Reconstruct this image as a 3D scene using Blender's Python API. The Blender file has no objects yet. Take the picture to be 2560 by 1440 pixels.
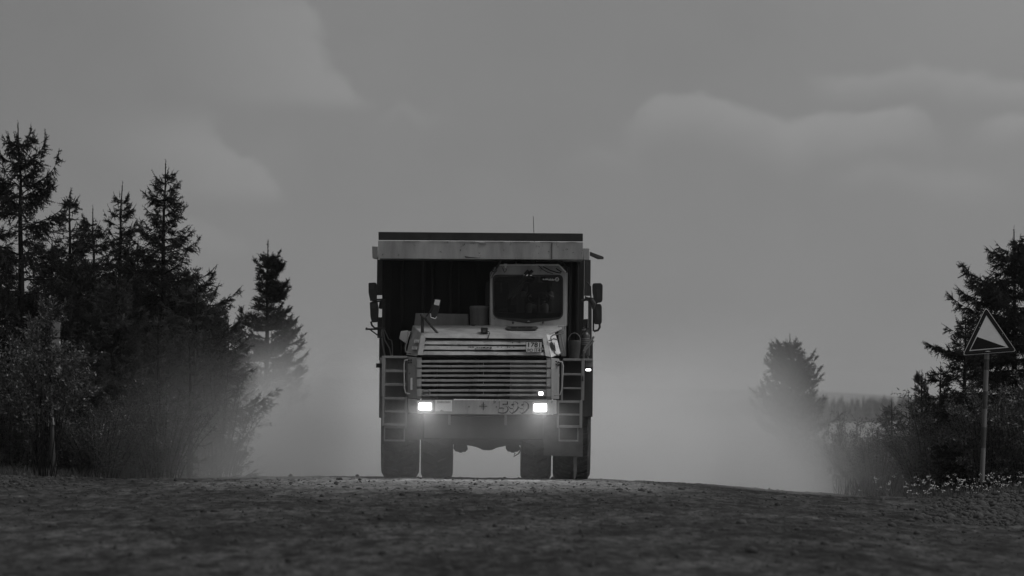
import bpy, bmesh, math, random
import numpy as np
from mathutils import Vector, Matrix

R = math.radians
C = bpy.context.scene.collection
sc = bpy.context.scene

# ------------------------------------------------------------------ camera
F = 16920.0                    # focal length in photograph pixels (2560 wide)
EYE = Vector((0.0, 0.0, 1.35))
PITCH = math.atan(290.0 / F)
ROLL = R(0.60)
MCAM = Matrix.Rotation(R(90) + PITCH, 3, 'X') @ Matrix.Rotation(ROLL, 3, 'Z')
cam_d = bpy.data.cameras.new('camera')
cam = bpy.data.objects.new('camera', cam_d)
C.objects.link(cam)
cam.matrix_world = Matrix.Translation(EYE) @ MCAM.to_4x4()
cam_d.sensor_width = 36.0
cam_d.lens = F / 2560.0 * 36.0
cam_d.clip_start = 1.0
cam_d.clip_end = 40000.0
cam_d.dof.use_dof = True
cam_d.dof.focus_distance = 120.5
cam_d.dof.aperture_fstop = 3.8
sc.camera = cam

# ------------------------------------------------------------------ exposure, sun, sky
SUN_EL, SUN_AZ = R(57), R(106)          # azimuth from +Y (away from the camera) towards +X
sc.view_settings.view_transform = 'Standard'
sc.view_settings.look = 'None'
sc.view_settings.gamma = 1.0
sc.view_settings.exposure = -0.35
sc.cycles.max_bounces = 10
sc.cycles.volume_bounces = 5
sc.cycles.transparent_max_bounces = 16
sc.cycles.volume_step_rate = 1.0
sc.cycles.use_denoising = True

sun_d = bpy.data.lights.new('sun', 'SUN')
sun_d.energy = 0.85
sun_d.angle = R(14)
sun_d.color = (1.0, 1.0, 1.0)
sun = bpy.data.objects.new('sun', sun_d)
C.objects.link(sun)
sdir = Vector((math.sin(SUN_AZ) * math.cos(SUN_EL), math.cos(SUN_AZ) * math.cos(SUN_EL), math.sin(SUN_EL)))
sun.rotation_euler = (-sdir).to_track_quat('-Z', 'Y').to_euler()

world = bpy.data.worlds.new('World')
sc.world = world
world.use_nodes = True


class NT:
    """tiny node-tree helper"""
    def __init__(s, nt):
        s.t = nt
        for n in list(nt.nodes):
            nt.nodes.remove(n)

    def n(s, typ, **kw):
        x = s.t.nodes.new(typ)
        for k, v in kw.items():
            setattr(x, k, v)
        return x

    def link(s, a, b):
        s.t.links.new(a, b)

    def m(s, op, a, b=0.0, c=0.0, clamp=False):
        x = s.n('ShaderNodeMath', operation=op, use_clamp=clamp)
        for i, v in enumerate((a, b, c)):
            if isinstance(v, (int, float)):
                x.inputs[i].default_value = v
            else:
                s.link(v, x.inputs[i])
        return x.outputs[0]

    def ss(s, v, a, b):
        """smoothstep of v between a and b (a may be above b)"""
        x = s.n('ShaderNodeMapRange', interpolation_type='SMOOTHSTEP')
        s.link(v, x.inputs[0])
        x.inputs[1].default_value = min(a, b)
        x.inputs[2].default_value = max(a, b)
        x.inputs[3].default_value = 0.0 if a < b else 1.0
        x.inputs[4].default_value = 1.0 if a < b else 0.0
        return x.outputs[0]

    def noise(s, vec, scale, detail=4, rough=0.55, dist=0.0):
        x = s.n('ShaderNodeTexNoise')
        x.inputs['Scale'].default_value = scale
        x.inputs['Detail'].default_value = detail
        x.inputs['Roughness'].default_value = rough
        x.inputs['Distortion'].default_value = dist
        if vec is not None:
            s.link(vec, x.inputs['Vector'])
        return x.outputs[0]

    def curve(s, v, pts, lo, hi):
        """piecewise curve: v in px -> px (both mapped to 0..1)"""
        a0, a1 = pts[0][0], pts[-1][0]
        u = s.m('DIVIDE', s.m('SUBTRACT', v, a0), a1 - a0, clamp=True)
        x = s.n('ShaderNodeFloatCurve')
        cu = x.mapping.curves[0]
        P_ = [((p - a0) / (a1 - a0), (q - lo) / (hi - lo)) for p, q in pts]
        cu.points[0].location = P_[0]
        cu.points[1].location = P_[-1]
        for p in P_[1:-1]:
            cu.points.new(*p)
        x.mapping.update()
        s.link(u, x.inputs['Value'])
        return s.m('ADD', s.m('MULTIPLY', x.outputs[0], hi - lo), lo)


# sky: Nishita daylight, grey (the photograph is monochrome), with soft cloud banks set by direction
w = NT(world.node_tree)
sky = w.n('ShaderNodeTexSky', sky_type='NISHITA')
sky.sun_disc = False
sky.sun_elevation = SUN_EL
sky.sun_rotation = SUN_AZ
sky.air_density = 1.0
sky.dust_density = 4.0
# an overcast horizon is not darker than the sky above it: read the clear-sky model a little higher up
tc0 = w.n('ShaderNodeTexCoord')
s0 = w.n('ShaderNodeSeparateXYZ')
w.link(tc0.outputs['Generated'], s0.inputs[0])
c0 = w.n('ShaderNodeCombineXYZ')
w.link(s0.outputs[0], c0.inputs[0])
w.link(s0.outputs[1], c0.inputs[1])
w.link(w.m('ADD', w.m('MULTIPLY', s0.outputs[2], 0.7), w.m('MULTIPLY', w.ss(s0.outputs[2], -0.25, 0.0), 0.20)), c0.inputs[2])
v0 = w.n('ShaderNodeVectorMath', operation='NORMALIZE')
w.link(c0.outputs[0], v0.inputs[0])
w.link(v0.outputs[0], sky.inputs[0])
bw = w.n('ShaderNodeRGBToBW')
w.link(sky.outputs[0], bw.inputs[0])
tc = w.n('ShaderNodeTexCoord')
sep = w.n('ShaderNodeSeparateXYZ')
w.link(tc.outputs['Generated'], sep.inputs[0])
yy = w.m('MAXIMUM', sep.outputs[1], 0.02)
# azimuth and elevation of the direction, in thousandths of the photograph's field
U_ = w.m('ADD', w.m('MULTIPLY', w.m('DIVIDE', sep.outputs[0], yy), F), 1280)
V_ = w.m('SUBTRACT', 1010, w.m('MULTIPLY', w.m('DIVIDE', sep.outputs[2], yy), F))
cmb = w.n('ShaderNodeCombineXYZ')
w.link(w.m('MULTIPLY', U_, 0.001), cmb.inputs[0])
w.link(w.m('MULTIPLY', V_, 0.001), cmb.inputs[1])
wob = w.m('SUBTRACT', w.noise(cmb.outputs[0], 3.6, 9, 0.62, 0.3), 0.5)
inner = w.m('ADD', 0.55, w.m('MULTIPLY', w.noise(cmb.outputs[0], 4.0, 7, 0.6, 0.6), 0.9))
wob2 = w.m('SUBTRACT', w.noise(cmb.outputs[0], 1.7, 4, 0.5), 0.5)


def side_bank(pts, reach, soft, amp, vlo, vhi):
    """a cloud whose bright edge lies to the right, fading to the left"""
    e = w.curve(V_, pts, 300, 1100)
    d = w.m('ADD', w.m('SUBTRACT', e, U_), w.m('MULTIPLY', wob, 260))
    a = w.m('MULTIPLY', w.ss(d, -soft, soft), w.ss(d, reach, 0))
    a = w.m('MULTIPLY', a, w.m('MULTIPLY', w.ss(V_, vlo - 90, vlo + 40), w.ss(V_, vhi + 30, vhi - 30)))
    return w.m('MULTIPLY', w.m('MULTIPLY', a, inner), amp * 1.3)


def top_bank(pts, reach, soft, amp, ulo, uhi):
    e = w.curve(U_, pts, 100, 500)
    d = w.m('ADD', w.m('SUBTRACT', V_, e), w.m('MULTIPLY', wob, 120))
    a = w.m('MULTIPLY', w.ss(d, -soft, soft), w.ss(d, reach, 0))
    a = w.m('MULTIPLY', a, w.m('MULTIPLY', w.ss(U_, ulo - 80, ulo + 60), w.ss(U_, uhi + 80, uhi - 60)))
    return w.m('MULTIPLY', w.m('MULTIPLY', a, inner), amp * 1.3)


banks = [
    side_bank([(0, 735), (60, 795), (130, 812), (190, 835), (240, 880), (290, 930)], 520, 26, 0.16, 10, 265),
    side_bank([(300, 540), (350, 548), (390, 575), (430, 640), (470, 690), (510, 720)], 420, 22, 0.15, 330, 500),
    side_bank([(540, 430), (570, 520), (600, 585), (640, 640)], 260, 30, 0.08, 560, 640),
    top_bank([(1580, 300), (1630, 246), (1710, 236), (1810, 252), (1900, 272), (1980, 292), (2060, 270), (2200, 262), (2290, 264), (2330, 305)], 150, 12, 0.20, 1600, 2300),
    top_bank([(1990, 190), (2200, 168), (2400, 172), (2560, 184), (2700, 190)], 90, 16, 0.15, 2060, 2700),
    top_bank([(2440, 300), (2490, 280), (2560, 270), (2700, 268)], 110, 14, 0.16, 2470, 2800),
    top_bank([(2050, 420), (2200, 400), (2330, 430), (2500, 440)], 90, 30, 0.08, 2100, 2480),
    top_bank([(960, 300), (1000, 258), (1040, 280), (1090, 290)], 60, 14, 0.08, 985, 1075),
    top_bank([(1400, 400), (1470, 378), (1540, 392), (1600, 400)], 60, 20, 0.05, 1430, 1560),
]
tot = w.m('ADD', w.m('MULTIPLY', wob2, 0.14), w.m('MULTIPLY', wob, 0.10))
for b in banks:
    tot = w.m('ADD', tot, b)
# a brighter patch of cloud up to the right, where the sun is
tot = w.m('ADD', tot, w.m('MULTIPLY', w.ss(U_, 900, -500), -0.14))
tot = w.m('ADD', tot, w.m('MULTIPLY', w.ss(U_, 1500, 3600), w.m('MULTIPLY', w.ss(V_, 700, -400), 0.50)))
front = w.ss(sep.outputs[1], 0.2, 0.9)        # cloud banks belong to this part of the sky only
fac = w.m('ADD', 1.0, w.m('MULTIPLY', tot, front))
lum = w.m('MULTIPLY', bw.outputs[0], fac)
bg = w.n('ShaderNodeBackground')
w.link(lum, bg.inputs['Color'])
bg.inputs['Strength'].default_value = 0.106
wo = w.n('ShaderNodeOutputWorld')
w.link(bg.outputs[0], wo.inputs['Surface'])


# ------------------------------------------------------------------ helpers
def ray(px, py):
    return MCAM @ Vector(((px - 1280) / F, (720 - py) / F, -1.0))


def P(px, py, d):
    """photograph pixel -> point on the upright plane d metres behind the bumper face"""
    r = ray(px, py)
    return EYE + r * ((120.0 + d) / r.y)


def a_(p):      # first measuring crop of the truck (upper half)
    return (900 + p[0] / 3.79, 520 + p[1] / 3.79)


def b_(p):      # second measuring crop (lower half)
    return (900 + p[0] / 3.79, 860 + p[1] / 3.79)


def r1_(p):
    return (1000 + p[0] / 10.667, 780 + p[1] / 10.667)


def r2_(p):
    return (1220 + p[0] / 10.667, 780 + p[1] / 10.667)


class MB:
    def __init__(s):
        s.v, s.f = [], []

    def add(s, vs, fs):
        o = len(s.v)
        s.v += [Vector(v) for v in vs]
        s.f += [tuple(i + o for i in f) for f in fs]
        return s

    def hexa(s, p):
        """8 points: front 4 (counter-clockwise), back 4"""
        return s.add(p, [(0, 1, 2, 3), (7, 6, 5, 4), (0, 4, 5, 1), (1, 5, 6, 2), (2, 6, 7, 3), (3, 7, 4, 0)])

    def box(s, x0, x1, y0, y1, z0, z1):
        return s.hexa([(x0, y0, z0), (x1, y0, z0), (x1, y0, z1), (x0, y0, z1),
                       (x0, y1, z0), (x1, y1, z0), (x1, y1, z1), (x0, y1, z1)])

    def pbox(s, q0, q1, d0, d1):
        """upright box from pixel corners q0 (top left), q1 (bottom right); front at depth d0"""
        c = P((q0[0] + q1[0]) / 2, (q0[1] + q1[1]) / 2, d0)
        k = (120 + d0) / F
        hx, hz_ = abs(q1[0] - q0[0]) * k / 2, abs(q1[1] - q0[1]) * k / 2
        return s.box(c.x - hx, c.x + hx, 120 + d0, 120 + d1, c.z - hz_, c.z + hz_)

    def prism(s, pts, d0, d1):
        """pixel polygon at depth d0 (or one depth per point) carried straight back to d1 (one or a list)"""
        n = len(pts)
        D0 = d0 if isinstance(d0, (list, tuple)) else [d0] * n
        fr = [P(q[0], q[1], D0[i]) for i, q in enumerate(pts)]
        D1 = d1 if isinstance(d1, (list, tuple)) else [d1] * n
        bk = [Vector((p.x, 120 + D1[i], p.z)) for i, p in enumerate(fr)]
        return s.add(fr + bk, [tuple(range(n)), tuple(range(2 * n - 1, n - 1, -1))] +
                     [(i, i + n, (i + 1) % n + n, (i + 1) % n) for i in range(n)])

    def ring(s, outer, inner, d0, d1):
        """flat ring between two star-shaped pixel polygons, with thickness"""
        cx = sum(p[0] for p in inner) / len(inner)
        cy = sum(p[1] for p in inner) / len(inner)
        ang = sorted(set(round(math.atan2(p[1] - cy, p[0] - cx), 5) for p in list(outer) + list(inner)))

        def hit(poly, t):
            dx, dy = math.cos(t), math.sin(t)
            best = 0
            for i in range(len(poly)):
                x1, y1 = poly[i][0] - cx, poly[i][1] - cy
                x2, y2 = poly[(i + 1) % len(poly)][0] - cx, poly[(i + 1) % len(poly)][1] - cy
                ex, ey = x2 - x1, y2 - y1
                den = dx * ey - dy * ex
                if abs(den) < 1e-9:
                    continue
                tt = (x1 * ey - y1 * ex) / den
                uu = (x1 * dy - y1 * dx) / den
                if tt > 0 and -1e-4 <= uu <= 1 + 1e-4:
                    best = max(best, tt)
            return (cx + dx * best, cy + dy * best)
        o = [P(*hit(outer, t), d0) for t in ang]
        i_ = [P(*hit(inner, t), d0) for t in ang]
        n = len(ang)
        dy = d1 - d0
        ob = [p + Vector((0, dy, 0)) for p in o]
        ib = [p + Vector((0, dy, 0)) for p in i_]
        fs = []
        for k in range(n):
            j = (k + 1) % n
            fs += [(k, j, n + j, n + k), (2 * n + k, 3 * n + k, 3 * n + j, 2 * n + j),
                   (k, 2 * n + k, 2 * n + j, j), (n + k, n + j, 3 * n + j, 3 * n + k)]
        return s.add(o + i_ + ob + ib, fs)

    def tube(s, pts, r, n=8):
        pts = [Vector(p) for p in pts]
        rs = r if isinstance(r, (list, tuple)) else [r] * len(pts)
        vs, fs = [], []
        up = None
        for i, p in enumerate(pts):
            t = (pts[min(i + 1, len(pts) - 1)] - pts[max(i - 1, 0)])
            t = t.normalized() if t.length > 1e-9 else Vector((0, 0, 1))
            if up is None:
                up = t.orthogonal().normalized()
            up = (up - t * up.dot(t))
            up = up.normalized() if up.length > 1e-6 else t.orthogonal().normalized()
            sd = t.cross(up)
            for k in range(n):
                a = 2 * math.pi * k / n
                vs.append(p + up * (math.cos(a) * rs[i]) + sd * (math.sin(a) * rs[i]))
        for i in range(len(pts) - 1):
            for k in range(n):
                j = (k + 1) % n
                fs.append((i * n + k, i * n + j, i * n + n + j, i * n + n + k))
        fs.append(tuple(range(n - 1, -1, -1)))
        fs.append(tuple(range((len(pts) - 1) * n, len(pts) * n)))
        return s.add(vs, fs)

    def ptube(s, pxs, d, r, n=8):
        D = d if isinstance(d, (list, tuple)) else [d] * len(pxs)
        return s.tube([P(q[0], q[1], D[i]) for i, q in enumerate(pxs)], r, n)

    def lathe(s, c, axis, prof, n=24):
        """prof: (along, radius)"""
        c = Vector(c)
        axis = Vector(axis).normalized()
        e1 = axis.orthogonal().normalized()
        e2 = axis.cross(e1)
        vs, fs = [], []
        for al, r in prof:
            for k in range(n):
                a = 2 * math.pi * k / n
                vs.append(c + axis * al + e1 * (r * math.cos(a)) + e2 * (r * math.sin(a)))
        for i in range(len(prof) - 1):
            for k in range(n):
                j = (k + 1) % n
                fs.append((i * n + k, i * n + j, i * n + n + j, i * n + n + k))
        fs.append(tuple(range(n - 1, -1, -1)))
        fs.append(tuple(range((len(prof) - 1) * n, len(prof) * n)))
        return s.add(vs, fs)


def rpoly(pts, r, n=5):
    """round the corners of a polygon (pixels)"""
    out = []
    N = len(pts)
    for i in range(N):
        p0, p1, p2 = Vector(pts[i - 1]), Vector(pts[i]), Vector(pts[(i + 1) % N])
        rr = r[i] if isinstance(r, (list, tuple)) else r
        a, b = (p0 - p1), (p2 - p1)
        rr = min(rr, a.length * 0.49, b.length * 0.49)
        s0, s1 = p1 + a.normalized() * rr, p1 + b.normalized() * rr
        for k in range(n + 1):
            t = k / n
            q = s0 * (1 - t) ** 2 + p1 * (2 * t * (1 - t)) + s1 * t * t
            out.append((q.x, q.y))
    return out


def rect(x0, y0, x1, y1):
    return [(x0, y0), (x1, y0), (x1, y1), (x0, y1)]


ORG = {}


def tag(o, label=None, cat=None, group=None, kind=None):
    if label:
        o['label'] = label
    if cat:
        o['category'] = cat
    if group:
        o['group'] = group
    if kind:
        o['kind'] = kind
    return o


def empty(name, loc, label=None, cat=None, group=None):
    o = bpy.data.objects.new(name, None)
    C.objects.link(o)
    o.location = loc
    ORG[o.name] = Vector(loc)
    return tag(o, label, cat, group)


def smooth(me, ang=35):
    me.set_sharp_from_angle(angle=R(ang))


def obj(name, mb, mat, parent=None, bevel=0.0, org=None, ang=32, label=None):
    base = ORG[parent.name] if parent else Vector(org or (0, 0, 0))
    me = bpy.data.meshes.new(name)
    me.from_pydata([v - base for v in mb.v], [], mb.f)
    me.update()
    bm = bmesh.new()
    bm.from_mesh(me)
    bmesh.ops.recalc_face_normals(bm, faces=bm.faces)
    bm.to_mesh(me)
    bm.free()
    for p in me.polygons:
        p.use_smooth = True
    smooth(me, ang)
    me.materials.append(mat)
    o = bpy.data.objects.new(name, me)
    C.objects.link(o)
    if parent:
        o.parent = parent
    else:
        o.location = base
    ORG[o.name] = base
    if bevel:
        m = o.modifiers.new('bevel', 'BEVEL')
        m.width = bevel
        m.segments = 2
        m.limit_method = 'ANGLE'
        m.angle_limit = R(40)
    if label:
        o['label'] = label
    return o


def split_parts(name, mb, mat, parent, bevel=0.0, gap=0.004, **kw):
    """one object per group of pieces that touch each other"""
    par = list(range(len(mb.v)))

    def find(i):
        while par[i] != i:
            par[i] = par[par[i]]
            i = par[i]
        return i
    for f in mb.f:
        for i in f[1:]:
            par[find(i)] = find(f[0])
    isl = {}
    for i, v in enumerate(mb.v):
        isl.setdefault(find(i), []).append(i)
    boxes = [(k, [min(mb.v[i][c] for i in v) - gap for c in range(3)], [max(mb.v[i][c] for i in v) + gap for c in range(3)]) for k, v in isl.items()]
    par2 = {k: k for k in isl}

    def f2(i):
        while par2[i] != i:
            i = par2[i]
        return i
    for a in range(len(boxes)):
        for b in range(a + 1, len(boxes)):
            if all(boxes[a][1][c] <= boxes[b][2][c] and boxes[b][1][c] <= boxes[a][2][c] for c in range(3)):
                par2[f2(boxes[a][0])] = f2(boxes[b][0])
    groups = {}
    for k in isl:
        groups.setdefault(f2(k), set()).update(isl[k])
    out = []
    for g in groups.values():
        ids = sorted(g)
        mp = {i: n for n, i in enumerate(ids)}
        m2 = MB()
        m2.v = [mb.v[i] for i in ids]
        m2.f = [tuple(mp[i] for i in f) for f in mb.f if f[0] in g]
        out.append(obj(name, m2, mat, parent, bevel, **kw))
    return out


def npobj(name, verts, faces, mat, parent=None, org=None, k=3, flat=True):
    """mesh from numpy arrays; faces (n,k)"""
    base = ORG[parent.name] if parent else Vector(org or (0, 0, 0))
    me = bpy.data.meshes.new(name)
    V = (np.asarray(verts, np.float32) - np.array(base, np.float32)).astype(np.float32)
    Fa = np.asarray(faces, np.int32)
    me.vertices.add(len(V))
    me.vertices.foreach_set('co', V.ravel())
    me.loops.add(Fa.size)
    me.loops.foreach_set('vertex_index', Fa.ravel())
    me.polygons.add(len(Fa))
    me.polygons.foreach_set('loop_start', np.arange(0, Fa.size, k, dtype=np.int32))
    me.polygons.foreach_set('loop_total', np.full(len(Fa), k, np.int32))
    if not flat:
        me.polygons.foreach_set('use_smooth', np.ones(len(Fa), bool))
    me.update(calc_edges=True)
    me.materials.append(mat)
    o = bpy.data.objects.new(name, me)
    C.objects.link(o)
    if parent:
        o.parent = parent
    else:
        o.location = base
    ORG[o.name] = base
    return o


def text(name, body, q, h, d, mat, parent, width=None, offset=0.0, ext=0.004, shear=0.0, dx=0.0):
    """lettering standing on an upright surface: q = pixel centre, h = cap height in pixels"""
    cu = bpy.data.curves.new(name, 'FONT')
    cu.body = body
    cu.align_x = 'CENTER'
    cu.align_y = 'CENTER'
    cu.size = 1.0
    cu.extrude = 0.001
    cu.offset = offset
    cu.shear = shear
    to = bpy.data.objects.new('t', cu)
    C.objects.link(to)
    dg = bpy.context.evaluated_depsgraph_get()
    me = bpy.data.meshes.new_from_object(to.evaluated_get(dg))
    bpy.data.objects.remove(to)
    n = len(me.vertices)
    co = np.empty(n * 3, np.float32)
    me.vertices.foreach_get('co', co)
    co = co.reshape(-1, 3)
    lo, hi = co.min(0), co.max(0)
    k = (120 + d) / F
    sy = h * k / (hi[1] - lo[1])
    sx = (width * k / (hi[0] - lo[0])) if width else sy
    c = P(q[0], q[1], d)
    base = ORG[parent.name]
    new = np.empty_like(co)
    new[:, 0] = c.x + (co[:, 0] - (lo[0] + hi[0]) / 2) * sx - base.x
    new[:, 2] = c.z + (co[:, 1] - (lo[1] + hi[1]) / 2) * sy - base.z
    new[:, 1] = c.y - (co[:, 2] / 0.001) * ext - base.y
    me.vertices.foreach_set('co', new.ravel())
    me.update()
    me.materials.clear()
    me.materials.append(mat)
    o = bpy.data.objects.new(name, me)
    C.objects.link(o)
    o.parent = parent
    ORG[o.name] = base
    return o


# ------------------------------------------------------------------ materials
def mat(name, base, rough=0.7, var=0.0, scale=6.0, metallic=0.0, spec=0.5, bump=0.0, bscale=40.0, dirt=None, streak=False, trans=0.0):
    m = bpy.data.materials.new(name)
    m.use_nodes = True
    t = NT(m.node_tree)
    bs = t.n('ShaderNodeBsdfPrincipled')
    out = t.n('ShaderNodeOutputMaterial')
    t.link(bs.outputs[0], out.inputs['Surface'])
    bs.inputs['Roughness'].default_value = rough
    bs.inputs['Metallic'].default_value = metallic
    bs.inputs['Specular IOR Level'].default_value = spec
    co = t.n('ShaderNodeTexCoord').outputs['Object']
    if var:
        if streak:
            mp = t.n('ShaderNodeMapping')
            mp.inputs['Scale'].default_value = (1, 1, 0.18)
            t.link(co, mp.inputs[0])
            nv = t.noise(mp.outputs[0], scale, 6, 0.62)
        else:
            nv = t.noise(co, scale, 6, 0.6)
        cr = t.n('ShaderNodeMapRange')
        t.link(nv, cr.inputs[0])
        cr.inputs[1].default_value = 0.3
        cr.inputs[2].default_value = 0.7
        cr.inputs[3].default_value = base * (1 - var)
        cr.inputs[4].default_value = base * (1 + var)
        v = cr.outputs[0]
        if dirt:
            n2 = t.noise(co, dirt[0], 7, 0.7)
            k = t.ss(n2, dirt[1], dirt[1] + 0.07)
            v = t.m('ADD', t.m('MULTIPLY', v, t.m('SUBTRACT', 1.0, k)), t.m('MULTIPLY', k, dirt[2]))
        cc = t.n('ShaderNodeCombineColor')
        for i in range(3):
            t.link(v, cc.inputs[i])
        t.link(cc.outputs[0], bs.inputs['Base Color'])
    else:
        bs.inputs['Base Color'].default_value = (base, base, base, 1)
    if bump:
        nb = t.noise(co, bscale, 6, 0.65)
        bp = t.n('ShaderNodeBump')
        bp.inputs['Strength'].default_value = bump
        bp.inputs['Distance'].default_value = 0.02
        t.link(nb, bp.inputs['Height'])
        t.link(bp.outputs[0], bs.inputs['Normal'])
    if trans:
        tl = t.n('ShaderNodeBsdfTranslucent')
        tl.inputs['Color'].default_value = (base, base, base, 1)
        mx = t.n('ShaderNodeMixShader')
        mx.inputs[0].default_value = trans
        t.link(bs.outputs[0], mx.inputs[1])
        t.link(tl.outputs[0], mx.inputs[2])
        t.link(mx.outputs[0], out.inputs['Surface'])
    return m


def emit(name, strength):
    m = bpy.data.materials.new(name)
    m.use_nodes = True
    t = NT(m.node_tree)
    e = t.n('ShaderNodeEmission')
    e.inputs['Strength'].default_value = strength
    out = t.n('ShaderNodeOutputMaterial')
    t.link(e.outputs[0], out.inputs['Surface'])
    return m


def glassmat(name, tint, rough=0.03):
    m = bpy.data.materials.new(name)
    m.use_nodes = True
    t = NT(m.node_tree)
    tr = t.n('ShaderNodeBsdfTransparent')
    tr.inputs[0].default_value = (tint, tint, tint, 1)
    gl = t.n('ShaderNodeBsdfGlossy')
    gl.inputs['Roughness'].default_value = rough
    fr = t.n('ShaderNodeFresnel')
    fr.inputs[0].default_value = 1.25
    mx = t.n('ShaderNodeMixShader')
    out = t.n('ShaderNodeOutputMaterial')
    t.link(fr.outputs[0], mx.inputs[0])
    t.link(tr.outputs[0], mx.inputs[1])
    t.link(gl.outputs[0], mx.inputs[2])
    t.link(mx.outputs[0], out.inputs['Surface'])
    return m


M = dict(
    paint=mat('dusty_truck_paint', 0.315, 0.6, 0.3, 3.5, dirt=(9.0, 0.60, 0.15), streak=True, bump=0.03, bscale=18),
    paint2=mat('dusty_bright_panel', 0.62, 0.4, 0.2, 14.0, dirt=(30.0, 0.6, 0.25)),
    dull=mat('worn_grey_paint', 0.21, 0.65, 0.25, 5.0, dirt=(22.0, 0.62, 0.12), streak=True),
    dark=mat('dirty_dark_steel', 0.045, 0.75, 0.35, 3.0, streak=True),
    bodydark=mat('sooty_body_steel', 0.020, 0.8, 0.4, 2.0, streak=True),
    black=mat('black_plastic', 0.018, 0.45),
    rubber=mat('tyre_rubber', 0.040, 0.85, 0.6, 5.0, bump=0.2, bscale=30, dirt=(12.0, 0.56, 0.085)),
    flap=mat('dusty_mud_flap', 0.10, 0.85, 0.3, 4.0),
    white=mat('white_enamel', 0.75, 0.5, 0.06, 20.0),
    ink=mat('black_lettering', 0.012, 0.85, spec=0.1),
    chrome=mat('mirror_chrome', 0.75, 0.12, metallic=1.0),
    skin=mat('skin', 0.42, 0.55),
    hair=mat('dark_hair', 0.03, 0.6),
    cloth=mat('dark_shirt', 0.07, 0.9),
    glass=glassmat('windscreen_glass', 0.5),
    lamp=emit('lit_headlamp_glass', 6.0),
    lamp_small=emit('lit_marker_glass', 4.0),
    deadlamp=mat('unlit_lamp_glass', 0.09, 0.15),
    needle=mat('conifer_needles', 0.018, 0.65, 0.45, 1.2, spec=0.2),
    needle2=mat('larch_needles', 0.05, 0.6, 0.4, 1.2, spec=0.3),
    bark=mat('conifer_bark', 0.016, 0.95, 0.4, 12.0, spec=0.1),
    leaf=mat('glossy_shrub_leaf', 0.075, 0.36, 0.5, 2.5, spec=0.5, trans=0.2),
    grass=mat('verge_grass_blade', 0.09, 0.6, 0.4, 3.0, trans=0.25),
    petal=mat('white_petal', 0.6, 0.7),
    post=mat('galvanised_post', 0.13, 0.6, 0.35, 9.0, dirt=(30.0, 0.58, 0.1), streak=True),
    postdark=mat('blackened_post_band', 0.04, 0.7, 0.4, 14.0),
    signred=mat('red_sign_border', 0.018, 0.8, 0.2, 10.0, spec=0.1),
    signwhite=mat('white_sign_face', 0.72, 0.5, 0.05, 6.0, dirt=(60.0, 0.68, 0.3)),
    forest=mat('far_forest_needles', 0.018, 0.9, 0.3, 0.2),
)


# ------------------------------------------------------------------ land
def sst(x, a, b):
    t = np.clip((x - a) / (b - a), 0, 1)
    return t * t * (3 - 2 * t)


_rng = np.random.default_rng(7)
_G = _rng.random((256, 256))


def vnoise(x, y):
    xi, yi = np.floor(x).astype(int), np.floor(y).astype(int)
    fx, fy = x - xi, y - yi
    fx, fy = fx * fx * (3 - 2 * fx), fy * fy * (3 - 2 * fy)
    g = lambda i, j: _G[i % 256, j % 256]
    return (g(xi, yi) * (1 - fx) * (1 - fy) + g(xi + 1, yi) * fx * (1 - fy) +
            g(xi, yi + 1) * (1 - fx) * fy + g(xi + 1, yi + 1) * fx * fy) - 0.5


def height(x, y):
    x, y = np.asarray(x, float), np.asarray(y, float)
    t = np.maximum(0, y - 121.5)
    z = -4.2 * (1 - np.exp(-(t / 34.0) ** 2))
    near = 1 - sst(y, 150, 260)
    z = z - near * 0.235 * sst(x, 1.5, 6.6) - near * 0.07 * sst(-x, 2.5, 7.0)
    z = z + near * 0.16 * np.exp(-((x - 9.3) / 0.9) ** 2) + near * 0.07 * np.exp(-((x + 9.0) / 1.0) ** 2)
    z = z - near * 0.30 * sst(np.abs(x), 10.0, 16.0)
    # rolling land far away and the last ridge
    far = sst(y, 3200, 9800)
    ridge = 36 - 11 * sst(x, -420, 420) - 14 * sst(x, 380, 520) + 5 * vnoise(x / 420, y / 3000)
    z = z + far * (ridge + 4.2)
    z = z + sst(y, 700, 2600) * (1 - far) * 1.2 * vnoise(x / 90, y / 300)
    return z


def grid(name, xs, ys, zfun, m, kind, dz=0.0):
    X, Y = np.meshgrid(xs, ys)
    Z = zfun(X, Y) + dz
    V = np.stack([X.ravel(), Y.ravel(), Z.ravel()], 1)
    nx, ny = len(xs), len(ys)
    i = (np.arange(ny - 1)[:, None] * nx + np.arange(nx - 1)[None, :]).ravel()
    Fa = np.stack([i, i + 1, i + nx + 1, i + nx], 1)
    o = npobj(name, V, Fa, m, k=4, flat=False)
    o['kind'] = kind
    return o


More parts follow.
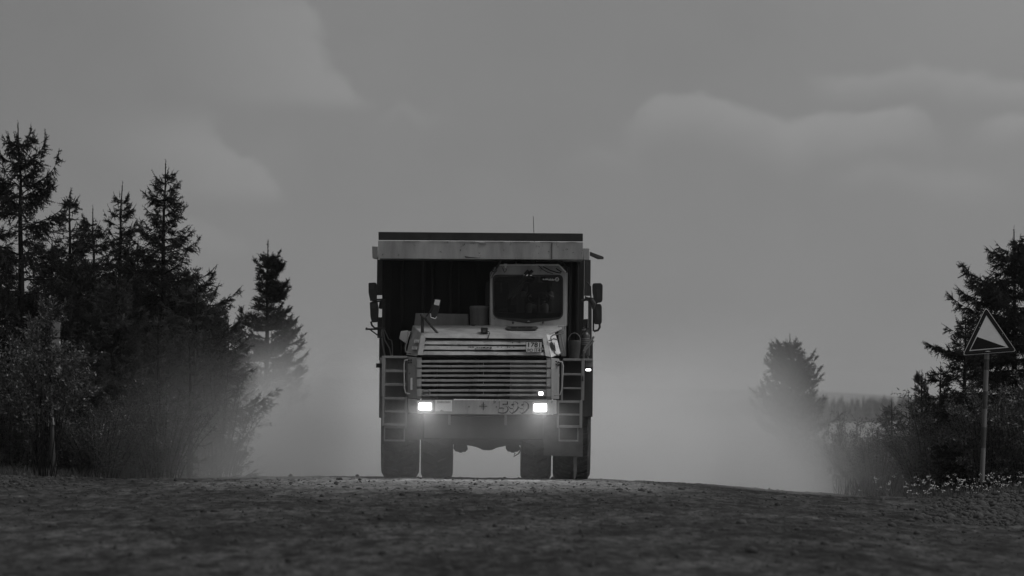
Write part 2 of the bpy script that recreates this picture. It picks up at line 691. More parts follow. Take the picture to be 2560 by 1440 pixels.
def groundmat(name, lo, hi, sc1, road=True):
    m = bpy.data.materials.new(name)
    m.use_nodes = True
    t = NT(m.node_tree)
    bs = t.n('ShaderNodeBsdfPrincipled')
    bs.inputs['Roughness'].default_value = 0.95
    bs.inputs['Specular IOR Level'].default_value = 0.15
    out = t.n('ShaderNodeOutputMaterial')
    t.link(bs.outputs[0], out.inputs['Surface'])
    co = t.n('ShaderNodeTexCoord').outputs['Object']
    mp = t.n('ShaderNodeMapping')
    mp.inputs['Scale'].default_value = (0.5, 0.10, 1) if road else (0.05, 0.01, 1)
    t.link(co, mp.inputs[0])
    big = t.noise(mp.outputs[0], sc1, 6, 0.62, 0.4)
    mp2 = t.n('ShaderNodeMapping')
    mp2.inputs['Scale'].default_value = (1, 0.16, 1)
    t.link(co, mp2.inputs[0])
    fine = t.noise(mp2.outputs[0], 7.0, 8, 0.75)
    v = t.m('ADD', t.m('MULTIPLY', t.ss(big, 0.33, 0.68), 0.6), t.m('MULTIPLY', t.ss(fine, 0.3, 0.72), 0.4))
    v = t.m('ADD', t.m('MULTIPLY', v, hi - lo), lo)
    if road:
        v = t.m('MULTIPLY', v, t.m('ADD', 0.45, t.m('MULTIPLY', t.ss(fine, 0.35, 0.65), 1.1)))
    if not road:
        sy = t.n('ShaderNodeSeparateXYZ')
        t.link(co, sy.inputs[0])
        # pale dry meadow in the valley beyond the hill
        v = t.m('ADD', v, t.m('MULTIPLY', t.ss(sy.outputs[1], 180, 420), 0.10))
    if road:
        mp3 = t.n('ShaderNodeMapping')
        mp3.inputs['Scale'].default_value = (1, 0.22, 1)
        t.link(co, mp3.inputs[0])
        sp = t.noise(mp3.outputs[0], 3.4, 3, 0.5)
        k = t.ss(sp, 0.56, 0.68)
        v = t.m('MULTIPLY', v, t.m('SUBTRACT', 1.0, t.m('MULTIPLY', k, 0.65)))
        mp4 = t.n('ShaderNodeMapping')
        mp4.inputs['Scale'].default_value = (1, 0.14, 1)
        t.link(co, mp4.inputs[0])
        mid = t.noise(mp4.outputs[0], 1.5, 6, 0.7, 0.8)
        v = t.m('MULTIPLY', v, t.m('ADD', 0.45, t.m('MULTIPLY', t.ss(mid, 0.32, 0.66), 1.0)))
        # paler base colour along the middle of the road towards the crest
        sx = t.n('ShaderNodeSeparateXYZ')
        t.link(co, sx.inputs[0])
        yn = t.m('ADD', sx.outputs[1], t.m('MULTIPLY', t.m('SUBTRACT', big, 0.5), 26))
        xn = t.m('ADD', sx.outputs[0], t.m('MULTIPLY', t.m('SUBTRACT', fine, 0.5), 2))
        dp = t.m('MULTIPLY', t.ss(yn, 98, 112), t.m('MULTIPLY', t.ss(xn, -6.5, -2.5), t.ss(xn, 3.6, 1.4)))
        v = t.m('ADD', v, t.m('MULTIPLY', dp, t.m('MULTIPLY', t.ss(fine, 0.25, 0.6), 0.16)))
    cc = t.n('ShaderNodeCombineColor')
    for i in range(3):
        t.link(v, cc.inputs[i])
    t.link(cc.outputs[0], bs.inputs['Base Color'])
    bp = t.n('ShaderNodeBump')
    bp.inputs['Strength'].default_value = 0.5
    bp.inputs['Distance'].default_value = 0.03
    t.link(t.noise(co, 12.0, 8, 0.7), bp.inputs['Height'])
    t.link(bp.outputs[0], bs.inputs['Normal'])
    return m


pos = np.concatenate([np.arange(0, 12, 0.6), np.geomspace(12, 15000, 60)])
gx = np.concatenate([-pos[:0:-1], pos])
gy = np.concatenate([np.array([-14000, -3000, -600, -120, -20]), np.arange(0, 150, 1.5), np.geomspace(150, 15000, 130)])


def ground_h(x, y):
    inside = (1 - sst(np.abs(x - 0.2), 8.4, 9.6)) * (1 - sst(y, 380, 470)) * sst(y, 5, 12)
    return height(x, y) - 0.10 * inside + 0.05 * vnoise(x * 1.3, y * 1.3) * (1 - inside) * (1 - sst(y, 150, 300))


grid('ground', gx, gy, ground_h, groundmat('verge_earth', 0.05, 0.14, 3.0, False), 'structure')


def road_h(x, y):
    z = height(x, y)
    near = 1 - sst(y, 128, 145)
    z = z + near * (0.022 * vnoise(x * 2.2, y * 1.1) + 0.030 * vnoise(x * 5.5 + 9, y * 4.2) + 0.016 * vnoise(x * 11, y * 7))
    z = z + near * 0.02 * vnoise(x * 0.5 + 3, y * 0.14) * sst(np.abs(x + 0.2), 0.3, 2)
    return z + 0.004


rx = np.arange(-9.3, 9.7, 0.075)
ry = np.concatenate([np.arange(8, 40, 1.0), np.arange(40, 108, 0.16), np.arange(108, 128, 0.075), np.geomspace(128, 470, 90)])
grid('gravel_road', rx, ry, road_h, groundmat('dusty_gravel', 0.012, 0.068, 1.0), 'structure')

# loose stones lying on the road and the rubble bank at its edge
rng = np.random.default_rng(11)
ico = bmesh.new()
bmesh.ops.create_icosphere(ico, subdivisions=1, radius=1.0)
IV = np.array([v.co[:] for v in ico.verts])
IF = np.array([[v.index for v in f.verts] for f in ico.faces])
ico.free()


def stones(name, xs, ys, sizes, m):
    n = len(xs)
    z = road_h(xs, ys)
    S = rng.uniform(0.6, 1.3, (n, 1, 3)) * np.array([1, 1, 0.75])
    A = rng.uniform(0, 2 * np.pi, n)
    V = IV[None] * (1 + rng.uniform(-0.25, 0.25, (n, len(IV), 1))) * S
    ca, sa = np.cos(A)[:, None], np.sin(A)[:, None]
    X = V[:, :, 0] * ca - V[:, :, 1] * sa
    Y = V[:, :, 0] * sa + V[:, :, 1] * ca
    W = np.stack([X, Y, V[:, :, 2]], 2) * sizes[:, None, None]
    W += np.stack([xs, ys, z + sizes * 0.15], 1)[:, None, :]
    Fa = IF[None] + (np.arange(n) * len(IV))[:, None, None]
    o = npobj(name, W.reshape(-1, 3), Fa.reshape(-1, 3), m)
    o['kind'] = 'stuff'
    return o


n = 15000
ys = 50 + 74 * rng.random(n) ** 0.85
xs = rng.uniform(-9.2, 9.6, n)
szs = np.clip(rng.lognormal(-4.75, 0.55, n), 0.005, 0.06)
szs[:260] = rng.uniform(0.02, 0.06, 260)
ys2 = rng.uniform(92, 121, 3500)
xs2 = np.minimum(0.0757 * ys2 + 0.3 - np.abs(rng.normal(0, 0.75, 3500)), 9.6)
xs3, ys3 = rng.normal(-8.6, 0.8, 500), rng.uniform(104, 121, 500)
stones('road_gravel', np.concatenate([xs, xs2, xs3]), np.concatenate([ys, ys2, ys3]),
       np.concatenate([szs, np.clip(rng.lognormal(-3.7, 0.55, 3500), 0.012, 0.10), np.clip(rng.lognormal(-3.8, 0.4, 500), 0.01, 0.07)]),
       mat('grey_stone', 0.04, 0.9, 0.75, 3.0))

# far forest at the edge of the valley (one mass)
rng = np.random.default_rng(5)
vs, fs = [], []
N = 900
fx = rng.uniform(52, 330, N)
fy = 2650 + rng.uniform(0, 60, N)
for i in range(N):
    z0 = float(height(fx[i], fy[i]))
    edge = min(1.0, (fx[i] - 45) / 55.0)
    h = rng.uniform(8.8, 10.6) * (0.35 + 0.65 * edge)
    if rng.random() < 0.10:
        h *= 1.13
    r0 = rng.uniform(1.5, 2.4)
    for t in range(4):
        zz0, zz1 = z0 + h * t * 0.22, z0 + h * min(1.0, t * 0.22 + 0.45)
        rr = r0 * (1 - t * 0.22)
        k0 = len(vs)
        m_ = 7
        for k in range(m_):
            a = 2 * math.pi * k / m_ + rng.uniform(-.3, .3)
            q = rr * rng.uniform(0.6, 1.15)
            vs.append((fx[i] + q * math.cos(a), fy[i] + q * math.sin(a), zz0))
        vs.append((fx[i] + rng.uniform(-.1, .1), fy[i], zz1))
        fs += [(k0 + k, k0 + (k + 1) % m_, k0 + m_) for k in range(m_)]
o = npobj('far_forest', vs, fs, M['forest'])
o['kind'] = 'stuff'

# ------------------------------------------------------------------ dump truck
GZ = P(1211, 1201, 1.9).z
truck = empty('dump_truck', (P(1211, 1200, 0).x, 120.0, GZ),
              'dust-covered mining dump truck driving towards us with headlights on', 'dump truck')
T = truck

# bumper
bp = MB()
bp.prism([b_(q) for q in [(455, 515), (545, 530), (545, 660), (455, 652)]], [0.16, 0, 0, 0.16], 0.5)
bp.prism([b_(q) for q in [(545, 530), (1780, 528), (1780, 672), (545, 660)]], 0.0, 0.5)
bp.prism([b_(q) for q in [(1780, 528), (1862, 530), (1862, 662), (1780, 672)]], [0, 0.16, 0.16, 0], 0.5)
bumper = obj('bumper', bp, M['paint'], T, 0.008)
st = MB()
st.prism([b_(q) for q in [(712, 530), (872, 530), (872, 640), (800, 637), (770, 622), (752, 638), (712, 638)]], -0.004, 0.002)
sticker = obj('sticker', st, M['signwhite'], bumper, label='torn pale sticker with a row of faded bars')
bars = MB()
for k in range(11):
    x = 735 + k * 11.5
    bars.pbox(b_((x, 538 + (k % 3) * 2)), b_((x + 5.5, 561)), -0.006, -0.003)
obj('faded_print', bars, M['dull'], sticker)
# number 599
text('number_outline', '599', b_((1456, 604)), 32, -0.001, M['ink'], bumper, width=78, offset=0.065, ext=0.003)
num = text('fleet_number', '599', b_((1450, 598)), 28.5, -0.004, M['paint'], bumper, width=73, offset=0.035, ext=0.004)
cuts = MB()
for x in (1357, 1455, 1553):
    cuts.pbox(b_((x - 4, 618)), b_((x, 652)), -0.011, -0.003)
for x in (1455, 1553):
    cuts.pbox(b_((x - 4, 548)), b_((x, 600)), -0.011, -0.003)
split_parts('stencil_gap', cuts, M['dark'], num)
em = MB()
em.pbox(b_((1130, 586)), b_((1206, 592)), -0.006, 0.002)
em.pbox(b_((1165, 552)), b_((1172, 586)), -0.006, 0.002)
em.pbox(b_((1165, 592)), b_((1172, 628)), -0.006, 0.002)
for x, y in ((1152, 572), (1179, 572), (1152, 602), (1179, 602)):
    em.pbox(b_((x, y)), b_((x + 7, y + 7)), -0.006, 0.002)
obj('cross_emblem', em, M['ink'], bumper)
bt = MB()
for x, y in ((1033, 594), (1292, 596)):
    bt.lathe(P(*b_((x, y)), 0.0), (0, -1, 0), [(0, 0.012), (0.01, 0.010)], 8)
split_parts('bolt', bt, M['dark'], bumper)


def lamp(x0, y0, x1, y1, name, lit, d, parent, rim):
    h = MB()
    h.ring(rpoly(rect(x0, y0, x1, y1), 5), rpoly(rect(x0 + rim, y0 + rim, x1 - rim, y1 - rim), 3.5), d - 0.03, d + 0.02)
    o = obj(name, h, M['paint2'] if rim > 2.5 else M['black'], parent)
    g = MB()
    g.prism(rpoly(rect(x0 + rim, y0 + rim, x1 - rim, y1 - rim), 3.5), d - 0.015, d + 0.012)
    obj('lamp_glass', g, lit, o)
    return o


lamp(*b_((540, 540)), *b_((695, 642)), 'headlight', M['lamp'], 0.0, T, 4.4)
lamp(*b_((1630, 548)), *b_((1787, 657)), 'headlight', M['lamp'], 0.0, T, 4.4)

# lower grille: frame columns, slat pairs, radiator behind
fr = MB()
fr.prism([b_(q) for q in [(455, 120), (540, 128), (540, 515), (455, 513)]], [0.32, 0.15, 0.15, 0.32], 0.7)
fr.pbox(b_((540, 128)), b_((582, 520)), 0.19, 0.5)
fr.pbox(b_((1765, 130)), b_((1812, 522)), 0.19, 0.5)
fr.prism([b_(q) for q in [(1812, 130), (1888, 140), (1888, 522), (1812, 522)]], [0.15, 0.32, 0.32, 0.15], 0.7)
gf = split_parts('grille_frame', fr, M['paint'], T, 0.006)[0]
vv = MB()
for (x, y) in ((455, 150), (478, 146), (455, 172), (478, 170), (1852, 160), (1875, 166), (1852, 186), (1875, 192)):
    dd = 0.26
    vv.pbox(b_((x, y)), b_((x + 13, y + 12)), dd - 0.02, dd + 0.2)
split_parts('vent_slot', vv, M['black'], gf)
sp_ = MB()
sp_.pbox(b_((478, 320)), b_((503, 434)), 0.235, 0.3)
obj('reflector', sp_, M['white'], gf)


dent = np.random.default_rng(3)


def slat_pair(y0, y1, yl, end):
    s = MB()
    dz = (y1 - y0)
    rb = 1.2
    for (u, v) in ((y0, y0 + 22), (y1 - 20, y1)):
        nn = 26
        wv = np.cumsum(dent.normal(0, 0.9, nn)) * 0.6
        wv = wv - np.linspace(wv[0], wv[-1], nn)
        xx = np.linspace(580, 1766, nn)
        top = [b_((xx[i], u + rb * i / nn + wv[i] + dent.normal(0, 0.35))) for i in range(nn)]
        bot = [b_((xx[i], v + rb * i / nn + wv[i] + dent.normal(0, 0.35))) for i in range(nn)]
        dd = list(0.14 + np.abs(wv) * 0.004)
        s.prism(top + bot[::-1], dd + dd[::-1], 0.24)
    s.pbox(b_((540, y0 - 3)), b_((579, y1 + 3)), 0.13, 0.22)
    s.pbox(b_((1767, y0 - 3)), b_((1806, y1 + 4)), 0.13, 0.22)
    if end:
        s.pbox(b_((579, y0)), b_((592, y1)), 0.145, 0.22)
        s.pbox(b_((658, y0)), b_((666, y1)), 0.145, 0.22)
        s.pbox(b_((1672, y0 + 2)), b_((1684, y1 + 2)), 0.145, 0.22)
        s.pbox(b_((1744, y0 + 2)), b_((1767, y1 + 2)), 0.145, 0.22)
    s.pbox(b_((1167, y0 + 22)), b_((1172, y1 - 20)), 0.17, 0.20)
    obj('grille_slat', s, M['paint'], T, 0.005)


slat_pair(155, 220, 0, False)
slat_pair(244, 311, 0, False)
slat_pair(334, 400, 0, False)
slat_pair(430, 494, 0, True)
lamp(*b_((1684, 444)), *b_((1743, 494)), 'marker_light', M['lamp_small'], 0.15, T, 1.6)
lamp(*b_((592, 432)), *b_((658, 487)), 'marker_light', M['deadlamp'], 0.17, T, 1.4)
rd = MB()
rd.pbox(b_((1420, 178)), b_((1764, 520)), 0.40, 0.5)
obj('radiator', rd, M['paint'], T)
eb = MB()
eb.pbox(b_((540, 120)), b_((1815, 525)), 0.75, 1.4)
obj('engine_bay', eb, M['black'], T)
pp = MB()
pp.ptube([b_((690, 130)), b_((690, 520))], 0.62, 0.05)
pp.ptube([b_((720, 130)), b_((722, 520))], 0.6, 0.03)
pp.ptube([b_((1100, 130)), b_((1096, 520))], 0.64, 0.06)
split_parts('cooling_hose', pp, M['dark'], T)

# upper grille and hood
hd = MB()
A0 = [r1_((570, 572)), r2_((1558, 602)), r2_((1450, 718)), r1_((680, 692))]
hd.prism(A0, [0.52, 0.52, 0.42, 0.42], [0.6, 0.6, 0.5, 0.5])
hd.prism([r1_((570, 572)), r1_((680, 692)), r1_((600, 1150)), r1_((462, 1150))], [0.52, 0.42, 0.16, 0.16], [0.6, 0.5, 0.26, 0.26])
hd.prism([r2_((1558, 602)), r2_((1672, 1205)), r2_((1530, 1172)), r2_((1450, 718))], [0.52, 0.16, 0.16, 0.42], [0.6, 0.26, 0.26, 0.5])
# top plate, rising towards the windscreen
f0, f1 = P(*r1_((570, 570)), 0.52), P(*r2_((1558, 600)), 0.52)
k0, k1 = P(*r1_((335, 358)), 1.5), P(*r2_((2075, 358)), 1.5)
th = Vector((0, 0, -0.04))
hd.hexa([f0 + th, f1 + th, f1, f0, k0 + th, k1 + th, k1, k0])
hood = obj('hood', hd, M['paint'], T, 0.008)
# corner panels
cl = MB()
cl.prism([r1_((340, 362)), r1_((568, 574)), r1_((458, 1180)), r1_((170, 1142))], [1.45, 0.525, 0.17, 0.5], [1.5, 0.6, 0.3, 0.6])
cp = obj('corner_panel', cl, M['paint'], T, 0.006)
crp = MB()
crp.prism([r2_((1562, 602)), r2_((1742, 490)), r2_((1815, 640)), r2_((1940, 1112)), r2_((1680, 1212))],
          [0.525, 1.0, 0.9, 0.5, 0.17], [0.6, 1.1, 1.0, 0.6, 0.3])
cpr = obj('corner_panel', crp, M['paint2'], T, 0.004, label='bright scuffed corner panel')
lv = MB()
for row, y in ((0, 730), (1, 915)):
    for k in range(4):
        x = 392 - row * 55 + k * 36
        lv.prism([r1_((x, y)), r1_((x + 16, y + 6)), r1_((x - 8, y + 92)), r1_((x - 24, y + 84))], 0.28 + 0.12 * (1 - row) - k * 0.02, 0.6)
split_parts('louvre', lv, M['paint2'], cp)
lv = MB()
for k in range(3):
    lv.prism([r2_((1690 + k * 36, 770 + k * 20)), r2_((1700 + k * 36, 770 + k * 20)), r2_((1740 + k * 34, 980 + k * 12)), r2_((1728 + k * 34, 984 + k * 12))], 0.36, 0.6)
lv.ptube([r2_((1612, 764)), r2_((1700, 752)), r2_((1742, 712)), r2_((1850, 738))], [0.35, 0.35, 0.4, 0.45], 0.012, 6)
split_parts('louvre', lv, M['dull'], cpr)
# louvres of the upper grille
prev = 0
for i, (y0, y1) in enumerate(((1246, 1291), (1301, 1341), (1351, 1391))):
    s = MB()
    tt0, tt1 = (y0 - 1236) / 170, (y1 - 1236) / 170
    xl0, xl1 = 622 - 30 * tt0, 622 - 30 * tt1
    xr0, xr1 = 1728 + 32 * tt0, 1728 + 32 * tt1
    d0, d1 = 0.47 - 0.26 * tt0, 0.47 - 0.26 * tt1
    ym = y0 + (y1 - y0) * 0.38
    nn = 24
    ft = np.linspace(0, 1, nn)
    e = [np.convolve(dent.normal(0, 4.5, nn + 6), np.ones(7) / 7, 'valid') for _ in range(3)]
    rows = [[a_((xl0 + (xr0 - xl0) * ft[k], y0 + 6 * ft[k] + e[0][k])) for k in range(nn)],
            [a_((xl0 + (xr0 - xl0) * ft[k], ym + 6 * ft[k] + e[1][k] * 0.7)) for k in range(nn)],
            [a_((xl1 + (xr1 - xl1) * ft[k], y1 + 6 * ft[k] + e[2][k])) for k in range(nn)]]
    dr_ = [d0 + .05, d0 - .03, d1 - .01]
    for k in range(nn - 1):
        for r_ in (0, 1):
            s.prism([rows[r_][k], rows[r_][k + 1], rows[r_ + 1][k + 1], rows[r_ + 1][k]],
                    [dr_[r_] + e[r_][k] * .004, dr_[r_] + e[r_][k + 1] * .004, dr_[r_ + 1] + e[r_ + 1][k + 1] * .004, dr_[r_ + 1] + e[r_ + 1][k] * .004], d0 + 0.12)
    lo = obj('hood_louvre', s, M['paint'], T)
    if i == 0:
        s2 = MB()
        for x in (632, 905, 1175, 1445):
            s2.lathe(P(*a_((x, 1278)), d0 - 0.03), (0, -1, 0), [(-0.02, 0.016), (0.012, 0.012)], 8)
        s2.pbox(a_((1513, 1252)), a_((1517, 1296)), d0 - 0.045, d0)
        split_parts('bolt', s2, M['dark'], lo)
    if i == 1:
        s2 = MB()
        for x, dx, wd in ((1022, 8, 30), (1062, 10, 14), (1300, 14, 8), (1340, -14, 8), (1392, 12, 10), (1418, -10, 8), (1455, 0, 6)):
            s2.prism([a_((x, 1312)), a_((x + wd, 1312)), a_((x + wd + dx, 1337)), a_((x + dx, 1337))], d0 - 0.036, d0)
        split_parts('paint_scrape', s2, M['dull'], lo)
bk = MB()
bk.prism([a_((600, 1225)), a_((1745, 1235)), a_((1790, 1412)), a_((570, 1412))], [0.60, 0.60, 0.42, 0.42], 0.75)
obj('grille_backing', bk, M['dark'], T)
lip = MB()
lip.prism([a_((585, 1396)), a_((1765, 1402)), a_((1790, 1416)), a_((570, 1416))], [0.16, 0.16, 0.24, 0.24], 0.5)
obj('grille_lip', lip, M['dark'], T)
# maker badge
bd = MB()
bd.ring(rpoly(rect(*a_((1099, 1313)), *a_((1252, 1339))), 2), rpoly(rect(*a_((1104, 1317)), *a_((1247, 1335))), 1.5), 0.29, 0.33)
badge = obj('badge', bd, M['white'], T)
b2 = MB()
b2.prism(rpoly(rect(*a_((1103, 1316)), *a_((1248, 1336))), 1.5), 0.30, 0.33)
obj('badge_field', b2, M['ink'], badge)
text('badge_lettering', 'BELAZ', a_((1176, 1326)), 3.9, 0.299, M['white'], badge, width=33, offset=0.02, ext=0.006)
# licence plate
lp = MB()
lp.prism(rpoly(rect(*a_((1571, 1266)), *a_((1726, 1371))), 2.0), 0.215, 0.235)
plate = obj('licence_plate', lp, M['white'], T)
pr_ = MB()
pr_.ring(rpoly(rect(*a_((1571, 1266)), *a_((1726, 1371))), 2.0), rpoly(rect(*a_((1575, 1270)), *a_((1722, 1367))), 1.5), 0.212, 0.22)
pr_.ring(rpoly(rect(*a_((1655, 1325)), *a_((1724, 1369))), 1.2), rpoly(rect(*a_((1658, 1328)), *a_((1721, 1366))), 1), 0.211, 0.22)
obj('plate_border', pr_, M['ink'], plate)
text('plate_number', '1781', a_((1651, 1296)), 11.4, 0.213, M['ink'], plate, width=30, offset=0.012, ext=0.003)
text('plate_series', 'PO', a_((1613, 1348)), 8.0, 0.213, M['ink'], plate, width=13, offset=0.0, ext=0.003)
text('plate_region', '14', a_((1690, 1347)), 8.0, 0.213, M['ink'], plate, width=10, offset=0.0, ext=0.003)
# guard bars beside the hood
gb = MB()
gb.ptube([r1_(q) for q in ((290, 530), (210, 520), (225, 590), (180, 800), (140, 950), (150, 1050), (200, 1085), (285, 1110))], 0.42, 0.012)
split_parts('guard_rail', gb, M['dull'], T)
gb = MB()
gb.ptube([r2_(q) for q in ((1700, 745), (1675, 720), (1680, 655), (1745, 612), (1960, 582), (2022, 548))], [0.35, 0.35, 0.4, 0.4, 0.42, 0.42], 0.013)
gb.ptube([r2_(q) for q in ((1952, 590), (1950, 640), (1990, 830), (2025, 1000), (2000, 1090), (1890, 1140))], 0.40, 0.013)
gb.ptube([r2_(q) for q in ((1890, 1160), (1800, 1120), (1765, 1060), (1800, 1010))], 0.36, 0.012)
split_parts('guard_rail', gb, M['dull'], T)
# side intake on the left
it = MB()
it.prism([a_(q) for q in ((386, 1168), (448, 1160), (475, 1182), (440, 1288), (370, 1238))], 1.0, 1.7)
obj('air_intake', it, M['paint'], T, 0.01)
# things bolted on the hood deck
bx = MB()
bx.prism([a_(q) for q in ((527, 996), (1028, 1004), (1030, 1120), (512, 1114))], 2.0, 2.6)
obj('equipment_box', bx, M['dull'], T, 0.01)
cy = P(*a_((1133, 1120)), 1.9)
ac = MB()
ac.lathe((cy.x, cy.y, cy.z - 0.02), (0, 0, 1), [(0, 0.178), (0.32, 0.178), (0.33, 0.184), (0.36, 0.184), (0.385, 0.172), (0.39, 0.05)], 28)
obj('air_cleaner', ac, mat('air_cleaner_paint', 0.16, 0.5, 0.4, 6.0, streak=True), T)
bo = MB()
bo.lathe(P(*a_((1076, 1126)), 1.48), (0, 0, 1), [(-0.02, 0.03), (0.02, 0.03), (0.03, 0.045), (0.05, 0.04), (0.06, 0.02)], 10)
obj('filler_cap', bo, M['dark'], T)
cmx = MB()
cmx.pbox(a_((1145, 1132)), a_((1211, 1188)), 0.5, 0.75)
cb = obj('camera_box', cmx, M['black'], T, 0.006)
cx2 = MB()
cx2.lathe(P(*a_((1178, 1162)), 0.5), (0, -1, 0), [(0, 0.03), (0.015, 0.03), (0.015, 0.022), (0.005, 0.018)], 14)
obj('camera_lens', cx2, M['deadlamp'], cb)
wr = MB()
wr.ptube([a_(q) for q in ((1205, 1165), (1222, 1172), (1226, 1190), (1212, 1235))], [0.55, 0.5, 0.47, 0.4], 0.008, 6)
obj('cable', wr, M['ink'], cb)
# mirror on a stand at the hood corner
ms = MB()
ms.ptube([a_((590, 1008)), a_((592, 1185))], 0.62, 0.028)
ms.ptube([a_((578, 1008)), a_((622, 1052))], [0.62, 0.55], 0.026)
ms.ptube([a_((605, 1035)), a_((738, 1190))], 0.58, 0.022)
ms.ptube([a_((628, 1030)), a_((676, 960)), a_((692, 910))], 0.58, 0.012)
hm = obj('hood_mirror', ms, M['dark'], T)
mh = MB()
q0 = [(700, 862), (768, 868), (752, 955), (720, 1046), (672, 1034), (668, 1000), (690, 945)]
mh.prism(rpoly([a_(q) for q in q0], 3), 0.45, 0.53)
obj('mirror_housing', mh, M['black'], hm, 0.015)
mg = MB()
mg.prism([a_(q) for q in ((712, 868), (760, 874), (748, 925), (700, 915))], 0.44, 0.46)
obj('mirror_glass', mg, M['chrome'], hm)
mg = MB()
mg.ptube([a_(q) for q in ((668, 1000), (672, 1036), (712, 1048), (726, 1030))], 0.445, 0.007, 6)
obj('mirror_rim', mg, M['white'], hm)

# cab
cb_out = [a_(q) for q in ((1231, 612), (1308, 543), (1885, 541), (1950, 612), (1952, 1116), (1236, 1116))]
ws = rpoly([a_(q) for q in ((1257, 632), (1924, 632), (1924, 1048), (1590, 1094), (1260, 1040))], [13, 13, 16, 4, 16], 6)
ws_in = rpoly([a_(q) for q in ((1270, 648), (1912, 648), (1912, 1036), (1590, 1052), (1272, 1034))], [11, 11, 13, 4, 13], 6)
cf = MB()
cf.ring(cb_out, ws, 1.50, 1.58)
# shell behind the front: sides, roof, floor
for q0, q1 in (((1231, 612), (1236, 1116)), ((1946, 612), (1952, 1116))):
    pa, pb = P(*a_(q0), 1.58), P(*a_(q1), 1.58)
    x0 = pa.x
    # sill, header and pillars round a side window
    z1_, z0_ = pa.z, pb.z
    for (ya, yb, za, zb) in ((121.58, 123.0, z0_, z0_ + 0.42), (121.58, 123.0, z1_ - 0.08, z1_), (121.58, 121.66, z0_ + 0.42, z1_ - 0.08), (122.9, 123.0, z0_ + 0.42, z1_ - 0.08)):
        cf.box(x0 - 0.0, x0 + 0.04, ya, yb, za, zb)
xa, xb = P(*a_((1231, 612)), 1.58).x, P(*a_((1952, 612)), 1.58).x
zr, zc, zf = P(*a_((1308, 543)), 1.58).z, P(*a_((1231, 612)), 1.58).z, P(*a_((1236, 1116)), 1.58).z
xi, xj = P(*a_((1308, 543)), 1.58).x, P(*a_((1885, 541)), 1.58).x
cf.box(xi, xj, 121.58, 123.0, zr - 0.04, zr - 0.002)
cf.hexa([(xa, 121.58, zc - 0.03), (xi, 121.58, zr - 0.04), (xi, 121.58, zr - 0.002), (xa, 121.58, zc), (xa, 123.0, zc - 0.03), (xi, 123.0, zr - 0.04), (xi, 123.0, zr - 0.002), (xa, 123.0, zc)])
cf.hexa([(xj, 121.58, zr - 0.04), (xb, 121.58, zc - 0.03), (xb, 121.58, zc), (xj, 121.58, zr - 0.002), (xj, 123.0, zr - 0.04), (xb, 123.0, zc - 0.03), (xb, 123.0, zc), (xj, 123.0, zr - 0.002)])
cf.box(xa + 0.05, xb - 0.05, 123.0, 123.05, zf, zc)          # rear wall
cf.box(xa + 0.05, xb - 0.05, 121.6, 123.0, zf - 0.05, zf)    # floor
# lower part of the cab beside the hood
cf.prism([r2_(q) for q in ((1870, 362), (2080, 360), (2085, 1175), (1960, 1180), (1935, 1090), (1880, 700))], 1.30, 1.6)
cab = obj('cab', cf, M['paint'], T, 0.008)
gr = MB()
gr.ptube([a_((1308, 541)), a_((1600, 538)), a_((1880, 539)), a_((1905, 560)), a_((1950, 610))], 1.47, 0.014, 8)
obj('roof_gutter', gr, M['paint2'], cab)
sl = MB()
sl.ring(ws, ws_in, 1.492, 1.56)
obj('windscreen_seal', sl, M['black'], cab)
wg = MB()
wg.prism(ws_in, 1.515, 1.525)
wsg = obj('windscreen', wg, M['glass'], cab)
text('windscreen_lettering', 'URAL', a_((1787, 676)), 3.6, 1.512, M['white'], wsg, width=27, offset=0.02, ext=0.003)
lg = MB()


def hexpx(c, r):
    return [(c[0] + r * math.cos(R(60 * k)), c[1] + r * math.sin(R(60 * k))) for k in range(6)]


hc = a_((1867, 676))
lg.ring(hexpx(hc, 5.2), hexpx(hc, 3.7), 1.505, 1.512)
lg.ptube([(hc[0] - 3.2, hc[1] + 1.5), (hc[0] - .6, hc[1] - 1.6), (hc[0] + .8, hc[1] + 1.0), (hc[0] + 3, hc[1] + 0.2)], 1.508, 0.003, 5)
lg.pbox((a_((1730, 676))[0], a_((0, 673))[1]), (a_((1745, 0))[0], a_((0, 677))[1]), 1.506, 1.512)
lg.pbox(a_((1825, 675)), a_((1850, 678)), 1.506, 1.512)
for k in range(7):
    lg.pbox(a_((1788 + k * 8, 684)), a_((1793 + k * 8, 688)), 1.506, 1.512)
split_parts('windscreen_logo', lg, M['white'], wsg)
# wipers
for x0, x1 in ((1598, 1405), (1634, 1440)):
    s = MB()
    s.ptube([a_((x0, 592)), a_((x0 - 38, 632))], 1.44, 0.030, 8)
    s.ptube([a_((x0 - 30, 628)), a_((x1 + 40, 800)), a_((x1 + 12, 846))], [1.45, 1.47, 1.485], 0.011, 6)
    s.ptube([a_((x1 + 110, 738)), a_((x1, 862))], [1.482, 1.486], 0.013, 6)
    obj('wiper', s, M['black'], cab)
cl = MB()
cl.pbox(a_((1575, 632)), a_((1600, 644)), 1.455, 1.49)
cl.pbox(a_((1552, 630)), a_((1562, 640)), 1.455, 1.49)
cl.pbox(a_((1612, 634)), a_((1630, 642)), 1.455, 1.49)
split_parts('wiper_bracket', cl, M['chrome'], cab)
